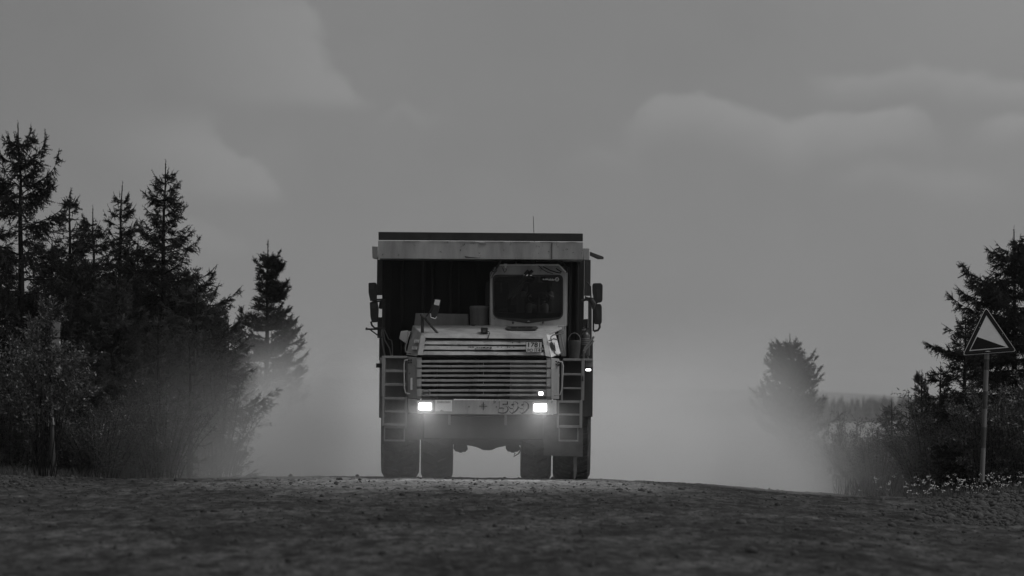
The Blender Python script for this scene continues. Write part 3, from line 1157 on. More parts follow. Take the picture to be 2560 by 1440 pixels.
# cowl vent, washer jets, emblem
vt = MB()
vt.prism([r2_(q) for q in ((470, 420), (530, 378), (1285, 378), (1342, 420), (1290, 466), (540, 466))], [1.07, 1.26, 1.26, 1.07, 0.88, 0.88], [1.42, 1.5, 1.5, 1.42, 1.3, 1.3])
vent = obj('cowl_vent', vt, M['dark'], cab)
vt = MB()
for x0, x1 in ((615, 770), (805, 1000), (1030, 1185)):
    vt.prism([r2_((x0, 398)), r2_((x1, 398)), r2_((x1, 430)), r2_((x0, 430))], [1.12, 1.12, 0.97, 0.97], 1.4)
split_parts('vent_opening', vt, M['ink'], vent)
wj = MB()
for x in (1450, 1737):
    wj.lathe(P(*a_((x, 1086)), 1.49), (0, -1, 0), [(0, 0.022), (0.03, 0.018), (0.05, 0.008)], 8)
split_parts('washer_jet', wj, M['dark'], cab)
eb2 = MB()
eb2.prism([a_(q) for q in ((1582, 1075), (1598, 1069), (1614, 1075))], 1.48, 1.49)
obj('seal_badge', eb2, M['white'], cab)
# roof fittings
an = MB()
an.ptube([a_((1664, 545)), a_((1662, 495))], 1.75, [0.022, 0.016], 8)
an.ptube([a_((1662, 497)), a_((1652, 330)), a_((1641, 78))], 1.75, [0.008, 0.006, 0.005], 6)
obj('radio_antenna', an, M['ink'], cab)
an = MB()
an.ptube([a_((1478, 535)), a_((1478, 478))], 1.75, [0.016, 0.006], 8)
an.ptube([a_((1478, 480)), a_((1480, 250))], 1.75, 0.003, 5)
obj('radio_antenna', an, M['dull'], cab)
bc = MB()
bc.tube([P(*a_((1893, 512)), 1.7), P(*a_((1918, 552)), 1.7), P(*a_((1925, 565)), 1.7)], [0.055, 0.065, 0.03], 12)
bc.tube([P(*a_((1930, 548)), 1.62), P(*a_((1968, 580)), 1.62)], [0.02, 0.035], 8)
bc.tube([P(*a_((1918, 600)), 1.66), P(*a_((1958, 600)), 1.66), P(*a_((1962, 570)), 1.64)], 0.022, 8)
obj('work_lamp', bc, M['black'], cab)
rm = MB()
rm.ptube([a_((1352, 462)), a_((1308, 545)), a_((1282, 585))], [1.40, 1.44, 1.46], 0.020, 8)
rm.ptube([a_((1282, 562)), a_((1258, 605))], 1.44, 0.026, 8)
rm.ptube([a_((1246, 610)), a_((1238, 640)), a_((1248, 666)), a_((1262, 630)), a_((1300, 590))], 1.47, 0.007, 6)
obj('roof_bracket', rm, M['black'], cab)
ch = MB()
ch.ptube([a_((1284, 560)), a_((1262, 600))], 1.41, 0.012, 8)
obj('bracket_clamp', ch, M['chrome'], cab)
cw = MB()
cw.ptube([a_(q) for q in ((1350, 565), (1362, 595), (1372, 612), (1382, 600), (1388, 575))], 1.46, 0.006, 6)
cw.ptube([a_(q) for q in ((1690, 545), (1735, 585), (1780, 610), (1830, 622))], 1.47, 0.006, 6)
cw.ptube([a_(q) for q in ((1735, 555), (1800, 590), (1870, 612), (1900, 616), (1908, 605), (1868, 580), (1858, 572))], 1.46, 0.009, 6)
cw.ptube([a_(q) for q in ((1400, 538), (1478, 530), (1600, 536), (1660, 535))], 1.6, 0.008, 6)
split_parts('roof_cable', cw, M['ink'], cab)
sn = MB()
sn.lathe(P(*a_((1379, 552)), 1.46), (0, 0, 1), [(-0.03, 0.014), (0.01, 0.02), (0.012, 0.035), (0.04, 0.035), (0.045, 0.02)], 12)
obj('roof_sensor', sn, M['white'], cab)
# inside the cab
xs0, zs0 = P(*a_((1690, 900)), 2.4).x, P(*a_((1690, 1116)), 2.4).z
seat = MB()
seat.box(xs0 - 0.26, xs0 + 0.26, 122.2, 122.72, zs0 + 0.12, zs0 + 0.26)
seat.box(xs0 - 0.25, xs0 + 0.25, 122.68, 122.82, zs0 + 0.26, zs0 + 0.86)
seat.box(xs0 - 0.14, xs0 + 0.14, 122.69, 122.79, zs0 + 0.86, zs0 + 1.04)
seat.box(xs0 - 0.2, xs0 + 0.2, 122.25, 122.65, zs0, zs0 + 0.12)
obj('driver_seat', seat, M['cloth'], cab, 0.04)
s2 = MB()
s2.box(xs0 - 0.98, xs0 - 0.52, 122.25, 122.7, zs0, zs0 + 0.32)
s2.box(xs0 - 0.96, xs0 - 0.54, 122.66, 122.78, zs0 + 0.32, zs0 + 0.80)
obj('passenger_seat', s2, M['cloth'], cab, 0.05)
ds = MB()
ds.box(xa + 0.06, xb - 0.06, 121.62, 121.95, zf, zf + 0.24)
ds.box(xs0 - 0.55, xs0 - 0.40, 121.7, 121.9, zf + 0.24, zf + 0.52)
split_parts('dashboard', ds, M['dark'], cab, 0.02)
stw = MB()
swc = Vector((xs0, 122.02, zs0 + 0.50))
ax = Vector((0, 0.55, 0.83)).normalized()
e1 = Vector((1, 0, 0))
e2 = ax.cross(e1)
stw.tube([swc + e1 * (0.20 * math.cos(2 * math.pi * k / 24)) + e2 * (0.20 * math.sin(2 * math.pi * k / 24)) for k in range(25)], 0.014, 8)
for k in range(3):
    stw.tube([swc, swc + e1 * (0.2 * math.cos(2.09 * k + 0.5)) + e2 * (0.2 * math.sin(2.09 * k + 0.5))], 0.012, 6)
stw.tube([swc, swc - ax * 0.35], 0.025, 8)
obj('steering_wheel', stw, M['black'], cab)
dv = MB()
dv.box(xs0 - 0.50, xs0 - 0.40, 121.66, 121.70, zf + 0.38, zf + 0.50)
obj('dash_phone', dv, M['dull'], cab)
pn = MB()
pn.prism([a_(q) for q in ((1284, 676), (1314, 676), (1312, 712), (1306, 712), (1303, 694), (1296, 694), (1293, 712), (1286, 712))], 1.56, 1.565)
pn.prism([a_(q) for q in ((1330, 705), (1346, 705), (1346, 800), (1330, 800))], 1.58, 1.585)
split_parts('hanging_pennant', pn, M['dull'], cab)
# dump body: canopy, front wall with ribs, sides, floor
by = MB()
by.prism([a_(q) for q in ((172, 308), (2113, 322), (2113, 489), (172, 480))], 0.95, 1.03)
canopy_x0, canopy_x1 = P(*a_((172, 400)), 0.95).x, P(*a_((2113, 400)), 0.95).x
zt, zb = P(*a_((1140, 312)), 0.95).z, P(*a_((1140, 484)), 0.95).z
by.box(canopy_x0, canopy_x1, 121.03, 123.1, zb + 0.01, zb + 0.06)
by.prism([a_(q) for q in ((114, 362), (170, 364), (170, 486), (118, 474))], 1.3, 1.75)
by.prism([a_(q) for q in ((2116, 380), (2175, 382), (2175, 492), (2116, 490))], 1.3, 1.75)
canopy = obj('canopy', by, M['paint'], T, 0.008)
bd2 = MB()
bd2.prism([a_(q) for q in ((175, 226), (2112, 241), (2112, 316), (175, 302))], 1.06, 1.18)
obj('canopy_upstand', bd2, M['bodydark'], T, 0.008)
rf = MB()
for x0, x1 in ((425, 565), (660, 840), (920, 1097), (1195, 1360), (1447, 1620), (1712, 1878), (1962, 2050)):
    y = 306 + (x0 - 172) * 0.0065
    rf.prism([a_((x0, y)), a_((x1, y + (x1 - x0) * 0.0065)), a_((x1, y + 5 + (x1 - x0) * 0.0065)), a_((x0, y + 5))], 0.94, 0.96)
split_parts('reflective_strip', rf, M['white'], canopy)
sm = MB()
sm.pbox(a_((1814, 330)), a_((1821, 486)), 0.935, 0.96)
obj('panel_seam', sm, M['dark'], canopy)
sc_ = MB()
for q in (((980, 350), (996, 332), (990, 352)), ((1040, 330), (1128, 326), (1128, 330), (1050, 334)), ((945, 395), (958, 392), (952, 412)),
          ((1118, 420), (1130, 428), (1142, 420), (1130, 434)), ((990, 455), (1030, 462), (1150, 472), (1000, 472)), ((205, 445), (228, 428), (210, 450)),
          ((1780, 412), (1796, 410), (1792, 418)), ((2010, 420), (2030, 418), (2020, 424)), ((1355, 400), (1368, 392), (1362, 404)), ((1920, 398), (1930, 398), (1925, 404))):
    sc_.prism([a_(p) for p in q], 0.945, 0.96)
split_parts('paint_chip', sc_, M['dark'], canopy)
vwi = MB()
vwi.ring([a_(q) for q in ((1128, 331), (1192, 333), (1192, 346), (1128, 344))], [a_(q) for q in ((1131, 334), (1189, 336), (1189, 343), (1131, 341))], 0.93, 0.96)
obj('weld_patch', vwi, M['dull'], canopy)
sh = MB()
sh.prism([a_(q) for q in ((2180, 414), (2308, 462), (2308, 482), (2255, 482), (2180, 448))], 1.5, 1.9)
obj('side_bracket', sh, M['dark'], T)
wl = MB()
x0, x1 = P(*a_((212, 600)), 3.0).x, P(*a_((2125, 600)), 3.0).x
wl.box(x0, x1, 123.05, 127.6, P(1200, 930, 3.0).z, zb + 0.1)
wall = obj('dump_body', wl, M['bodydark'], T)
rb = MB()
zlo = P(1200, 900, 3.0).z
for x, wdt in ((262, 70), (400, 26), (600, 34), (690, 26), (860, 34), (945, 26), (1110, 34), (1990, 30), (2060, 26)):
    pc = P(*a_((x, 600)), 2.95)
    rb.box(pc.x - wdt / 3.79 / 280, pc.x + wdt / 3.79 / 280, 122.90, 123.04, zlo, zb)
split_parts('body_rib', rb, M['bodydark'], wall, 0.01)
# side posts with open gaps
po = MB()
po.pbox(a_((160, 487)), a_((211, 826)), 2.75, 2.85)
po.pbox(a_((165, 1035)), a_((211, 1232)), 2.75, 2.85)
po.pbox(a_((181, 1233)), a_((216, 1445)), 2.75, 2.85)
po.pbox(a_((212, 860)), a_((236, 1420)), 2.6, 2.7)
split_parts('side_post', po, M['dark'], T, 0.01)
po = MB()
po.pbox(a_((2126, 490)), a_((2185, 832)), 2.75, 2.85)
po.prism([a_(q) for q in ((2130, 832), (2172, 850), (2196, 900), (2196, 1230), (2162, 1230), (2162, 880), (2130, 878))], 2.7, 2.8)
po.prism([a_(q) for q in ((2105, 1055), (2160, 1050), (2160, 1445), (2110, 1445))], 2.75, 2.85)
po.prism([a_(q) for q in ((2162, 1231), (2208, 1231), (2206, 1445), (2162, 1445))], 2.75, 2.85)
split_parts('side_post', po, M['dark'], T, 0.01)
cbx = MB()
cbx.ptube([a_(q) for q in ((214, 1135), (205, 1180), (215, 1290), (240, 1420))], 2.5, 0.014, 6)
cbx.ptube([a_(q) for q in ((214, 1135), (235, 1250), (280, 1330), (300, 1420))], 2.5, 0.012, 6)
cbx.ptube([a_(q) for q in ((230, 1150), (270, 1240), (300, 1255), (306, 1300), (308, 1410))], 2.5, 0.010, 6)
split_parts('hanging_hose', cbx, M['dull'], T)
# side mirrors
for nm, q in (('a', ((80, 708), (150, 705), (160, 730), (158, 885), (96, 878), (80, 800))), ('b', ((92, 890), (165, 888), (176, 960), (170, 1080), (112, 1084), (98, 1030)))):
    s = MB()
    s.prism(rpoly([a_(p) for p in q], 3.5), 2.0, 2.25)
    mm = obj('side_mirror', s, M['black'], T, 0.02)
    g = MB()
    y = q[0][1]
    g.prism([a_((q[0][0] + 16, y + 12)), a_((q[1][0] - 8, y + 12)), a_((q[1][0] - 22, y + 60)), a_((q[0][0] + 18, y + 60))], 1.988, 2.01)
    obj('mirror_recess', g, M['dark'], mm)
for q in (((2212, 712), (2285, 710), (2300, 730), (2298, 880), (2280, 896), (2222, 896), (2203, 800), (2202, 730)),
          ((2226, 910), (2280, 906), (2292, 930), (2292, 1085), (2278, 1102), (2222, 1100), (2216, 1000))):
    s = MB()
    s.prism(rpoly([a_(p) for p in q], 3.5), 2.0, 2.25)
    mm = obj('side_mirror', s, M['black'], T, 0.02)
    g = MB()
    y = q[0][1]
    g.prism([a_((2240, y + 60)), a_((2275, y + 55)), a_((2272, y + 140)), a_((2244, y + 150))], 1.988, 2.01)
    obj('mirror_recess', g, M['dark'], mm)
ar = MB()
ar.ptube([a_(q) for q in ((95, 872), (215, 866))], 2.1, 0.016, 8)
ar.ptube([a_(q) for q in ((110, 892), (185, 884))], 2.1, 0.014, 8)
ar.ptube([a_(q) for q in ((104, 1075), (112, 1110), (140, 1138), (240, 1138))], 2.1, 0.018, 8)
ar.ptube([a_(q) for q in ((185, 735), (168, 730), (190, 690), (210, 686))], 2.4, 0.010, 8)
ar.tube([P(*a_((190, 955)), 2.2), P(*a_((212, 890)), 2.2), P(*a_((228, 868)), 2.2)], [0.03, 0.055, 0.03], 10)
ar.ptube([a_((52, 1148)), a_((165, 1148))], 2.2, 0.016, 8)
ar.ptube([a_((62, 1150)), a_((62, 1132))], 2.2, 0.016, 8)
ar.ptube([a_((95, 1152)), a_((190, 1222)), a_((212, 1225))], 2.2, 0.012, 8)
split_parts('mirror_arm', ar, M['dark'], T)
ar = MB()
ar.ptube([a_(q) for q in ((2270, 1100), (2272, 1130), (2255, 1158), (2215, 1168))], 2.1, 0.020, 8)
ar.ptube([a_(q) for q in ((2100, 880), (2165, 858), (2212, 862), (2250, 902))], 2.1, 0.024, 8)
ar.tube([P(*a_((2185, 865)), 2.0), P(*a_((2212, 905)), 2.0), P(*a_((2212, 960)), 2.0)], [0.05, 0.05, 0.02], 10)
ar.ptube([a_(q) for q in ((2150, 700), (2185, 745), (2188, 850))], 2.4, 0.012, 8)
ar.ptube([a_(q) for q in ((2211, 1168), (2213, 960))], 2.1, 0.016, 8)
split_parts('mirror_arm', ar, M['dark'], T)
# deck on both sides, ladders in front
dk = MB()
dk.pbox(b_((240, 112)), b_((452, 132)), 0.45, 2.7)
dk.pbox(b_((1925, 138)), b_((2208, 158)), 0.45, 2.7)
split_parts('deck', dk, M['dull'], T, 0.006)


def ladder(rail, rungs, hang, step, mt):
    s = MB()
    for q0, q1, d in rail:
        s.pbox(b_(q0), b_(q1), d, d + 0.16)
    for q0, q1, d in hang:
        s.pbox(b_(q0), b_(q1), d, d + 0.1)
    L = obj('ladder', s, mt, T, 0.005)
    for q0, q1, d in rungs + step:
        g = MB()
        g.pbox(b_(q0), b_(q1), d, d + 0.2)
        obj('step', g, mt, L, 0.005)
    return L


ladder([((206, 112), (238, 502), 0.30), ((441, 135), (455, 502), 0.34), ((210, 503), (231, 776), 0.22), ((426, 503), (450, 776), 0.22)],
       [((239, 113), (450, 135), 0.31), ((239, 244), (440, 268), 0.31), ((239, 371), (440, 397), 0.31), ((232, 504), (425, 527), 0.23), ((232, 628), (425, 650), 0.23), ((232, 750), (425, 775), 0.23)],
       [((226, 777), (237, 905), 0.30), ((413, 777), (424, 905), 0.30)], [((226, 906), (424, 923), 0.30)], M['dull'])
ladder([((1905, 160), (1924, 534), 0.34), ((2097, 140), (2126, 534), 0.30), ((1863, 535), (1886, 796), 0.22), ((2080, 535), (2106, 796), 0.22)],
       [((1925, 141), (2096, 160), 0.31), ((1925, 276), (2096, 298), 0.31), ((1925, 410), (2096, 428), 0.31), ((1887, 536), (2079, 558), 0.23), ((1887, 660), (2079, 678), 0.23), ((1887, 770), (2079, 795), 0.23)],
       [((1880, 797), (1891, 908), 0.30), ((2058, 797), (2069, 908), 0.30)], [((1880, 909), (2069, 926), 0.30)], M['dull'])
fd = MB()
fd.pbox(b_((238, 135)), b_((455, 800)), 0.62, 0.75)
fd.pbox(b_((205, 112)), b_((236, 140)), 0.5, 0.7)
fd.pbox(b_((182, 130)), b_((236, 700)), 0.8, 2.6)
split_parts('fender', fd, M['dull'], T, 0.01)
fd = MB()
fd.pbox(b_((1888, 160)), b_((2098, 800)), 0.62, 0.75)
fd.pbox(b_((2098, 160)), b_((2206, 690)), 0.8, 2.6)
split_parts('fender', fd, M['dark'], T, 0.01)
ja = MB()
ja.pbox(b_((152, 183)), b_((214, 224)), 0.6, 0.75)
obj('side_reflector', ja, M['black'], T, 0.004)
# handrails
hr = MB()
hr.ptube([b_(q) for q in ((452, 150), (425, 155), (416, 190), (420, 420), (432, 465), (475, 474))], 0.16, 0.013)
obj('handrail', hr, M['paint'], T)
hr = MB()
hr.ptube([b_(q) for q in ((1888, 165), (1915, 172), (1926, 210), (1912, 430), (1895, 480), (1838, 488))], 0.16, 0.013)
obj('handrail', hr, M['paint'], T)
hr = MB()
hr.ptube([a_(q) for q in ((2212, 1225), (2130, 1325), (2118, 1360), (2115, 1500), (2110, 1640))], [1.6, 0.6, 0.4, 0.35, 0.3], 0.02)
hr.ptube([a_(q) for q in ((2212, 1262), (2140, 1340), (2128, 1380))], [1.6, 0.6, 0.4], 0.015)
obj('handrail', hr, M['dark'], T)
# side lamp in its box on the right
sb = MB()
sb.pbox(b_((2134, 140)), b_((2208, 222)), 0.55, 0.8)
obj('lamp_box', sb, M['dull'], T, 0.006)
lamp(*b_((2130, 226)), *b_((2197, 264)), 'side_lamp', M['lamp_small'], 0.55, T, 2.0)
# underneath
un = MB()
un.pbox(b_((600, 640)), b_((1740, 905)), 0.95, 4.5)
un.pbox(b_((850, 672)), b_((1378, 690)), 0.35, 0.6)
split_parts('chassis_frame', un, M['dark'], T, 0.02)
br = MB()
br.pbox(b_((835, 668)), b_((860, 768)), 0.30, 0.36)
br.pbox(b_((1368, 672)), b_((1391, 772)), 0.30, 0.36)
split_parts('tow_bracket', br, M['dull'], T, 0.004)
axl = MB()
axl.prism([b_(q) for q in ((870, 880), (1530, 880), (1530, 962), (1380, 966), (1290, 985), (1262, 1000), (1235, 1008), (1165, 1006), (1140, 992), (1100, 975), (1010, 958), (870, 952))], 1.6, 2.2)
for c, dx in ((950, 0), (1445, 8)):
    axl.prism([b_(q) for q in ((c - 60, 950), (c + 60, 950), (c + 70, 1000), (c + 48, 1022), (c + 20, 1022), (c + 18, 1030), (c - 12, 1030), (c - 14, 1022), (c - 45, 1018), (c - 66, 990))], 1.5, 2.3)
obj('front_axle', axl, M['dark'], T, 0.015)
hk = MB()
hk.ptube([b_(q) for q in ((1490, 965), (1512, 975), (1518, 1010), (1500, 1040), (1455, 1068), (1470, 1030))], 1.5, 0.012, 6)
obj('loose_hose', hk, M['black'], T)
mf = MB()
mf.pbox(b_((425, 660)), b_((580, 905)), 0.75, 0.79)
obj('mud_flap', mf, M['flap'], T)
mf = MB()
mf.prism([b_(q) for q in ((1735, 675), (1864, 668), (2112, 800), (2112, 1068), (1740, 1056))], 0.75, 0.79)
obj('mud_flap', mf, M['flap'], T)
stp = MB()
stp.prism([b_(q) for q in ((2022, 1068), (2058, 1068), (2055, 1200), (2045, 1262), (2026, 1300))], 0.80, 0.82)
obj('hanging_strap', stp, M['flap'], T)


def wheel(cx0, cx1, d, rad, name):
    x0, x1 = P(*b_((cx0, 900)), d - rad).x, P(*b_((cx1, 900)), d - rad).x
    wd = x1 - x0
    zc_ = float(road_h(np.array([(x0 + x1) / 2]), np.array([120 + d]))[0]) + rad - 0.03
    c = Vector((x0, 120 + d, zc_))
    rim = MB()
    rim.lathe(c, (1, 0, 0), [(wd * .12, rad * .30), (wd * .12, rad * .56), (wd * .5, rad * .5), (wd * .88, rad * .56), (wd * .88, rad * .30)], 24)
    o = obj(name, rim, M['dull'], T)
    ty = MB()
    prof = [(wd * .10, rad * .55), (wd * .03, rad * .66), (0, rad * .80), (wd * .02, rad * .89), (wd * .09, rad * .955), (wd * .2, rad * .955),
            (wd * .8, rad * .955), (wd * .91, rad * .955), (wd * .98, rad * .89), (wd, rad * .80), (wd * .97, rad * .66), (wd * .90, rad * .55)]
    ty.lathe(c, (1, 0, 0), prof, 48)
    NL = 26
    for k in range(NL):
        for side in (0, 1):
            a0 = 2 * math.pi * (k + 0.5 * side) / NL
            pts = []
            for (u, rr, da) in ((0.0, 0.86, 0.0), (0.08, 0.965, 0.0), (0.22, 1.0, 0.03), (0.47, 1.0, 0.11)):
                uu = u if side == 0 else 1 - u
                pts.append((uu * wd, rr * rad, a0 + da))
            vs_ = []
            for (u, r_, an_) in pts:
                for dr, dd in ((-0.06, -0.055), (-0.06, 0.055), (0.0, 0.045), (0.0, -0.045)):
                    aa = an_ + dd
                    vs_.append(c + Vector((u, math.cos(aa) * (r_ + dr * rad), math.sin(aa) * (r_ + dr * rad))))
            fs_ = []
            for i in range(3):
                for j in range(4):
                    fs_.append((i * 4 + j, i * 4 + (j + 1) % 4, i * 4 + 4 + (j + 1) % 4, i * 4 + 4 + j))
            fs_ += [(3, 2, 1, 0), (12, 13, 14, 15)]
            ty.add(vs_, fs_)
    obj('tyre', ty, M['rubber'], o, ang=40)
    return o


RAD = 0.95
wheel(196, 556, 2.0, RAD, 'front_wheel')
wheel(1832, 2188, 2.0, RAD, 'front_wheel')
wheel(575, 878, 6.1, RAD, 'rear_wheel')
wheel(250, 545, 6.1, RAD, 'rear_wheel')
wheel(1522, 1815, 6.1, RAD, 'rear_wheel')
wheel(1835, 2130, 6.1, RAD, 'rear_wheel')
rax = MB()
pA, pB = P(*b_((575, 900)), 6.1), P(*b_((1815, 900)), 6.1)
zc_ = float(road_h(np.array([0.0]), np.array([126.1]))[0]) + RAD + 0.12
rax.tube([(pA.x, 126.1, zc_), (pB.x, 126.1, zc_)], 0.22, 14)
rax.lathe(((pA.x + pB.x) / 2, 126.1, zc_), (1, 0, 0), [(-.35, .2), (-.2, .36), (.2, .36), (.35, .2)], 18)
obj('rear_axle', rax, M['dark'], T)

# bucket and fire extinguisher standing on the right deck
zdk = P(*b_((2000, 138)), 1.3).z
xbk = P(*a_((2030, 1400)), 1.3).x
bkr = empty('bucket', (xbk, 121.3, zdk), 'old dark metal bucket standing beside the cab on the truck deck', 'bucket')
s = MB()
s.lathe((xbk, 121.3, zdk), (0, 0, 1), [(0.0, 0.085), (0.01, 0.09), (0.30, 0.112), (0.315, 0.117), (0.322, 0.112), (0.315, 0.106), (0.03, 0.085)], 24)
obj('pail', s, mat('old_bucket_zinc', 0.075, 0.6, 0.3, 8.0), bkr)
s = MB()
s.tube([(xbk - 0.112 * math.cos(t), 121.3 - 0.02, zdk + 0.31 + 0.15 * math.sin(t)) for t in [math.pi * k / 14 for k in range(15)]], 0.005, 6)
obj('bucket_handle', s, M['dull'], bkr)
xfe = P(*a_((2137, 1300)), 1.6).x
zfe = P(*a_((2137, 1400)), 1.6).z
fe = empty('fire_extinguisher', (xfe, 121.6, zfe), 'fire extinguisher with pale label strapped upright at the right deck edge', 'fire extinguisher')
s = MB()
s.lathe((xfe, 121.6, zfe), (0, 0, 1), [(0, 0.07), (0.01, 0.078), (0.36, 0.078), (0.40, 0.06), (0.43, 0.025), (0.46, 0.025)], 20)
obj('cylinder', s, mat('extinguisher_paint', 0.04, 0.35), fe)
s = MB()
for k, z in enumerate((0.20, 0.235, 0.27, 0.30)):
    s.lathe((xfe, 121.6, zfe + z), (0, 0, 1), [(0, 0.0795), (0.016, 0.0795)], 20)
obj('label_band', s, M['dull'], fe)
s = MB()
s.tube([(xfe - 0.05, 121.55, zfe + 0.5), (xfe + 0.01, 121.57, zfe + 0.47), (xfe + 0.06, 121.58, zfe + 0.50)], 0.014, 8)
s.tube([(xfe, 121.56, zfe + 0.46), (xfe - 0.07, 121.52, zfe + 0.46), (xfe - 0.10, 121.52, zfe + 0.36), (xfe - 0.09, 121.52, zfe + 0.12)], 0.011, 8)
obj('valve', s, M['black'], fe)


# driver
def skin_mesh(name, V, E, Rr, mt, parent, root=0, sub=2):
    me = bpy.data.meshes.new(name)
    base = ORG[parent.name]
    me.from_pydata([Vector(v) - base for v in V], E, [])
    o = bpy.data.objects.new(name, me)
    C.objects.link(o)
    m = o.modifiers.new('s', 'SKIN')
    for i, r in enumerate(Rr):
        rr = r if isinstance(r, (tuple, list)) else (r, r)
        me.skin_vertices[0].data[i].radius = rr
    me.skin_vertices[0].data[root].use_root = True
    m2 = o.modifiers.new('d', 'SUBSURF')
    m2.levels = m2.render_levels = sub
    dg = bpy.context.evaluated_depsgraph_get()
    nm = bpy.data.meshes.new_from_object(o.evaluated_get(dg))
    bpy.data.objects.remove(o)
    for p in nm.polygons:
        p.use_smooth = True
    nm.materials.clear()
    nm.materials.append(mt)
    o = bpy.data.objects.new(name, nm)
    C.objects.link(o)
    o.parent = parent
    ORG[o.name] = base
    return o


px_, py_, pz_ = xs0 - 0.02, 122.46, zs0 + 0.27
drv = empty('person', (px_, py_, pz_), 'driver in a dark short-sleeved shirt sitting behind the windscreen, hands on the wheel', 'person')
V, E, Rr = [], [], []


def vtx(x, y, z, r, par=None):
    V.append((px_ + x, py_ + y, pz_ + z))
    Rr.append(r)
    if par is not None:
        E.append((par, len(V) - 1))
    return len(V) - 1


pel = vtx(0, 0, 0.06, (0.15, 0.11))
wai = vtx(0, 0.03, 0.22, (0.14, 0.10), pel)
che = vtx(0, 0.02, 0.40, (0.16, 0.11), wai)
nb_ = vtx(0, 0.0, 0.52, (0.08, 0.07), che)
nk = vtx(0, -0.02, 0.58, 0.052, nb_)
ja_ = vtx(0, -0.05, 0.64, (0.062, 0.075), nk)
hd_ = vtx(0, -0.045, 0.71, (0.074, 0.09), ja_)
tp = vtx(0, -0.035, 0.78, (0.06, 0.075), hd_)
for sgn in (-1, 1):
    sh_ = vtx(sgn * 0.19, 0.01, 0.47, 0.058, che)
    el = vtx(sgn * 0.27, -0.12, 0.24, 0.043, sh_)
    hx_, hy_, hz__ = swc.x + sgn * 0.17 - px_, swc.y - py_ + 0.02, swc.z - pz_ + 0.03
    wrx = vtx(hx_ + sgn * 0.04, hy_ + 0.10, hz__ - 0.0, 0.028, el)
    pm = vtx(hx_ + sgn * 0.025, hy_ + 0.03, hz__ + 0.01, (0.036, 0.02), wrx)
    for k in range(4):
        o1 = vtx(hx_ - 0.03 + 0.02 * k, hy_ - 0.03, hz__ + 0.028, 0.0095, pm)
        o2 = vtx(hx_ - 0.03 + 0.02 * k, hy_ - 0.06 + 0.004 * abs(k - 1), hz__ + 0.008, 0.0088, o1)
        vtx(hx_ - 0.03 + 0.02 * k, hy_ - 0.052, hz__ - 0.02, 0.008, o2)
    t1 = vtx(hx_ - sgn * 0.03, hy_ + 0.03, hz__ + 0.0, 0.011, pm)
    vtx(hx_ - sgn * 0.045, hy_ + 0.0, hz__ - 0.015, 0.0095, t1)
    hip = vtx(sgn * 0.10, -0.05, 0.04, 0.09, pel)
    kn = vtx(sgn * 0.15, -0.42, 0.09, 0.065, hip)
    an_ = vtx(sgn * 0.15, -0.50, -0.22, 0.042, kn)
    vtx(sgn * 0.15, -0.60, -0.25, 0.035, an_)
skin_mesh('body', V, E, Rr, M['skin'], drv)
s = MB()
s.lathe((px_, py_ - 0.125, pz_ + 0.70), (0, -0.6, -1), [(-0.03, 0.006), (0.0, 0.012), (0.02, 0.018), (0.03, 0.008)], 10)
obj('nose', s, M['skin'], drv)
s = MB()
for sgn in (-1, 1):
    s.lathe((px_ + sgn * 0.032, py_ - 0.122, pz_ + 0.717), (0, -1, 0), [(-0.01, 0.012), (0.0, 0.010), (0.006, 0.004)], 10)
s.lathe((px_, py_ - 0.122, pz_ + 0.655), (1, 0, 0), [(-0.024, 0.002), (-0.01, 0.007), (0.01, 0.007), (0.024, 0.002)], 8)
obj('face_feature', s, M['hair'], drv)
s = MB()
for sgn in (-1, 1):
    s.lathe((px_ + sgn * 0.078, py_ - 0.04, pz_ + 0.70), (sgn, -0.3, 0), [(-0.005, 0.02), (0.008, 0.028), (0.012, 0.02)], 10)
split_parts('ear', s, M['skin'], drv)
hv, he, hr_ = [], [], []
for (x, y, z, r) in ((0, 0.0, 0.76, (0.09, 0.085)), (0, -0.05, 0.80, (0.085, 0.075)), (0, -0.10, 0.795, (0.07, 0.04)), (0, 0.03, 0.70, (0.08, 0.05))):
    hv.append((px_ + x, py_ + y, pz_ + z))
    hr_.append(r)
skin_mesh('hair', hv, [(0, 1), (1, 2), (0, 3)], hr_, M['hair'], drv)
sv, se, sr = [], [], []
for (x, y, z, r) in ((0, 0, 0.04, (0.165, 0.125)), (0, 0.03, 0.22, (0.16, 0.118)), (0, 0.02, 0.40, (0.178, 0.125)), (0, 0.0, 0.50, (0.10, 0.085)),
                     (-0.19, 0.01, 0.47, 0.072), (-0.25, -0.08, 0.32, 0.062), (0.19, 0.01, 0.47, 0.072), (0.25, -0.08, 0.32, 0.062)):
    sv.append((px_ + x, py_ + y, pz_ + z))
    sr.append(r)
skin_mesh('shirt', sv, [(0, 1), (1, 2), (2, 3), (2, 4), (4, 5), (2, 6), (6, 7)], sr, M['cloth'], drv)

# light of the two headlamps
for q in ((617, 591), (1708, 602)):
    ld = bpy.data.lights.new('headlamp_light', 'SPOT')
    ld.energy = 220
    ld.spot_size = R(120)
    ld.spot_blend = 1.0
    ld.shadow_soft_size = 0.06
    lo_ = bpy.data.objects.new('headlamp_light', ld)
    C.objects.link(lo_)
    lo_.location = P(*b_(q), -0.06)
    lo_.rotation_euler = Vector((0, -1, -0.22)).to_track_quat('-Z', 'Y').to_euler()

# ------------------------------------------------------------------ slope warning sign
SD = -1.0
sgn_base = P(2457, 1192, SD)
sign = empty('road_sign', (sgn_base.x, sgn_base.y, sgn_base.z - 0.1), 'triangular steep slope warning sign on a blotchy metal post by the right verge', 'road sign')


def s_(p):
    return (2380 + p[0] / 8.0, 740 + p[1] / 8.0)


